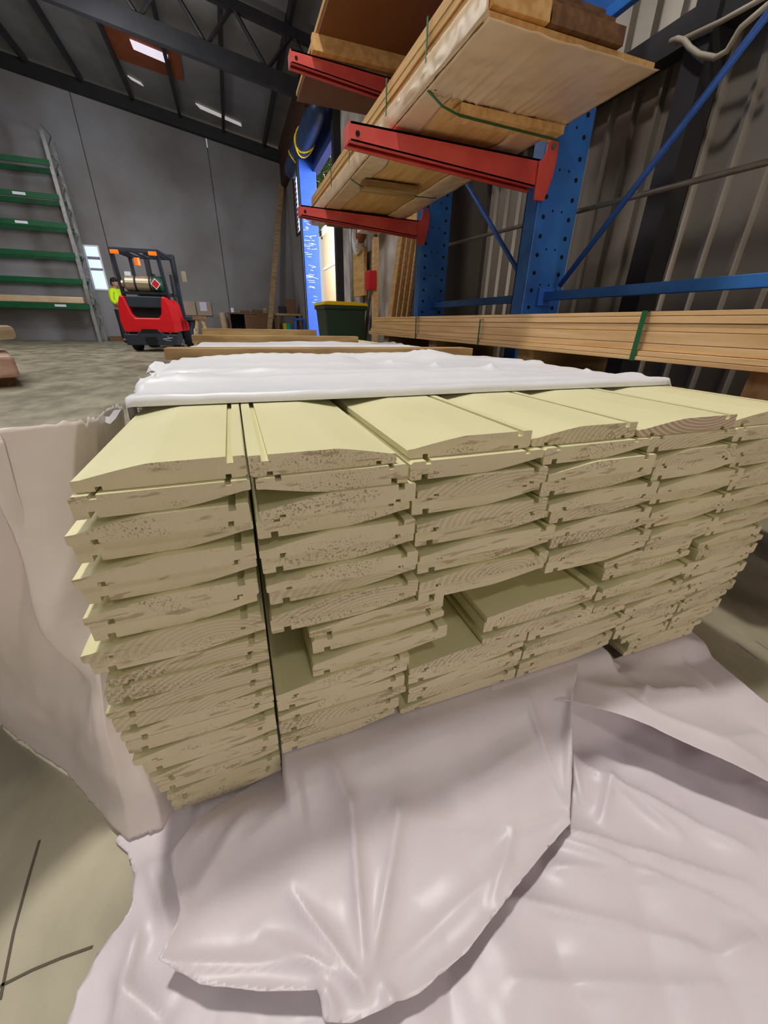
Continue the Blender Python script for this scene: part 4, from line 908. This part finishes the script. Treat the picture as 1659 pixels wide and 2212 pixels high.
# chain and poles by the doorway
mb = MB(); z = .8
while z < 4.4: mb.box(WX-.06, WX-.045, 9.42, 9.435, z, z+.035); mb.box(WX-.075, WX-.06, 9.43, 9.445, z+.03, z+.065); z += .07
o = mb.build('door_chain', M_pipe); tag(o, 'hanging steel chain in the open doorway', 'chain')
for (pa, pb, X, r, m_, lb) in (((757, 455), (762, 700), 2.2, .035, M_galv, 'pale steel pole right of the doorway'), ((783, 470), (785, 700), 2.28, .03, M_pipe, 'thin grey pole beside the pale board'), ((812, 500), (798, 640), 2.29, .03, M_pipe, 'grey pole leaning behind the red switch')):
    a = at(*pa, X=X); b = at(*pb, X=X)
    if a.z < 3: a = a+(a-b)*.6
    b = b-(a-b)*(b.z/(a.z-b.z)); o = MB().tube([a, b+Vector((0, 0, .0))], r, 10).build('steel_pole', m_, smooth=True); tag(o, lb, 'pole')
a = at(766, 545, X=2.25); b = at(790, 638, X=2.25); o = MB().box(2.22, 2.27, min(a.y, b.y), max(a.y, b.y), b.z, a.z).build('pale_board', M_timber2); tag(o, 'pale board fixed upright between the poles', 'board')
c_ = at(797, 606, X=2.1); o = MB().box(2.06, 2.2, c_.y-.09, c_.y+.09, c_.z-.13, c_.z+.13).build('switch_box', M_redbox, bevel=.02); tag(o, 'small red switch box on an orange post', 'switch box')
o = MB().box(2.16, 2.24, c_.y-.05, c_.y+.04, 0, c_.z+.55).build('orange_post', M_timber); tag(o, 'orange brown timber post carrying the red switch box', 'post')
cc = at(775, 508, X=2.15); t = thing('cable_coil', 'tangled orange and white cable coil above the pale board', 'cable coil', cc)
mb = MB(); random.seed(2)
for k in range(5):
    R0 = .16+.03*k; mb.tube([(.02*k-.05, R0*math.cos(a_)+.05*k, R0*.8*math.sin(a_)) for a_ in [i*math.pi/9 for i in range(19)]], .014, 6)
mb.build('white_cable', M_white, t); MB().ball((0, -.12, 0), .16, 12, 8, (.5, 1, .8)).build('orange_reel', M_orangeply, t, smooth=True)
o = MB().box(2.0, 2.3, cc.y-.85, cc.y-.42, cc.z-.05, cc.z+.12).build('work_lamp', M_white); tag(o, 'pale wall box beside the cable coil', 'box')
# wheelie bin
t = thing('wheelie_bin', 'dark green wheelie bin with bright yellow lid', 'bin', (1.78, 7.1, 0), math.radians(4))
bm_ = MB(); a0, a1 = .29, .35
bm_.add([(-a0, -.24, .08), (a0, -.24, .08), (a0, .24, .08), (-a0, .24, .08), (-a1, -.28, .90), (a1, -.28, .90), (a1, .28, .90), (-a1, .28, .90)], [(3, 2, 1, 0), (4, 5, 6, 7), (0, 1, 5, 4), (1, 2, 6, 5), (2, 3, 7, 6), (3, 0, 4, 7)])
bm_.build('bin_body', M_bin, t, bevel=.02); MB().box(-.37, .37, -.30, .30, .87, .925).build('rim', M_bin, t, bevel=.015)
MB().prism([(-.385, .928), (.385, .928), (.36, .965), (.2, .98), (-.3, .985), (-.37, .965)], 'y', -.31, .31).build('lid', M_yellow, t, bevel=.01)
MB().box(-.25, -.17, -.268, -.262, .78, .83).build('label', M_white, t)
for sx in (-1, 1): MB().tube([(sx*.26, .30, .1), (sx*.31, .30, .1)], .1, 14).build('wheel', M_black, t)
# planks leaning beside the farther column
random.seed(4)
for k in range(8):
    dx = .045*k; b = Vector((1.62+dx, 4.55-.05*k, 0)); tp = Vector((2.03+dx*.7, 4.72-.05*k, 2.6))
    o = MB().bar(b, tp, .035 if k not in (4, 5) else .04, .14, (0, 1, 0)).build('leaning_plank', [M_timber2, M_timber, M_timber2, M_timber, M_brown, M_brown, M_darkpanel, M_timber][k])
    tag(o, '%s leaning plank in the bundle left of the farther blue column, %s' % (['pale', 'tan', 'pale', 'tan', 'wide brown', 'brown', 'dark', 'thin tan'][k], ['leftmost', 'second', 'third', 'fourth', 'fifth', 'sixth', 'seventh', 'rightmost'][k]), 'plank', 'planks leaning by the rack')
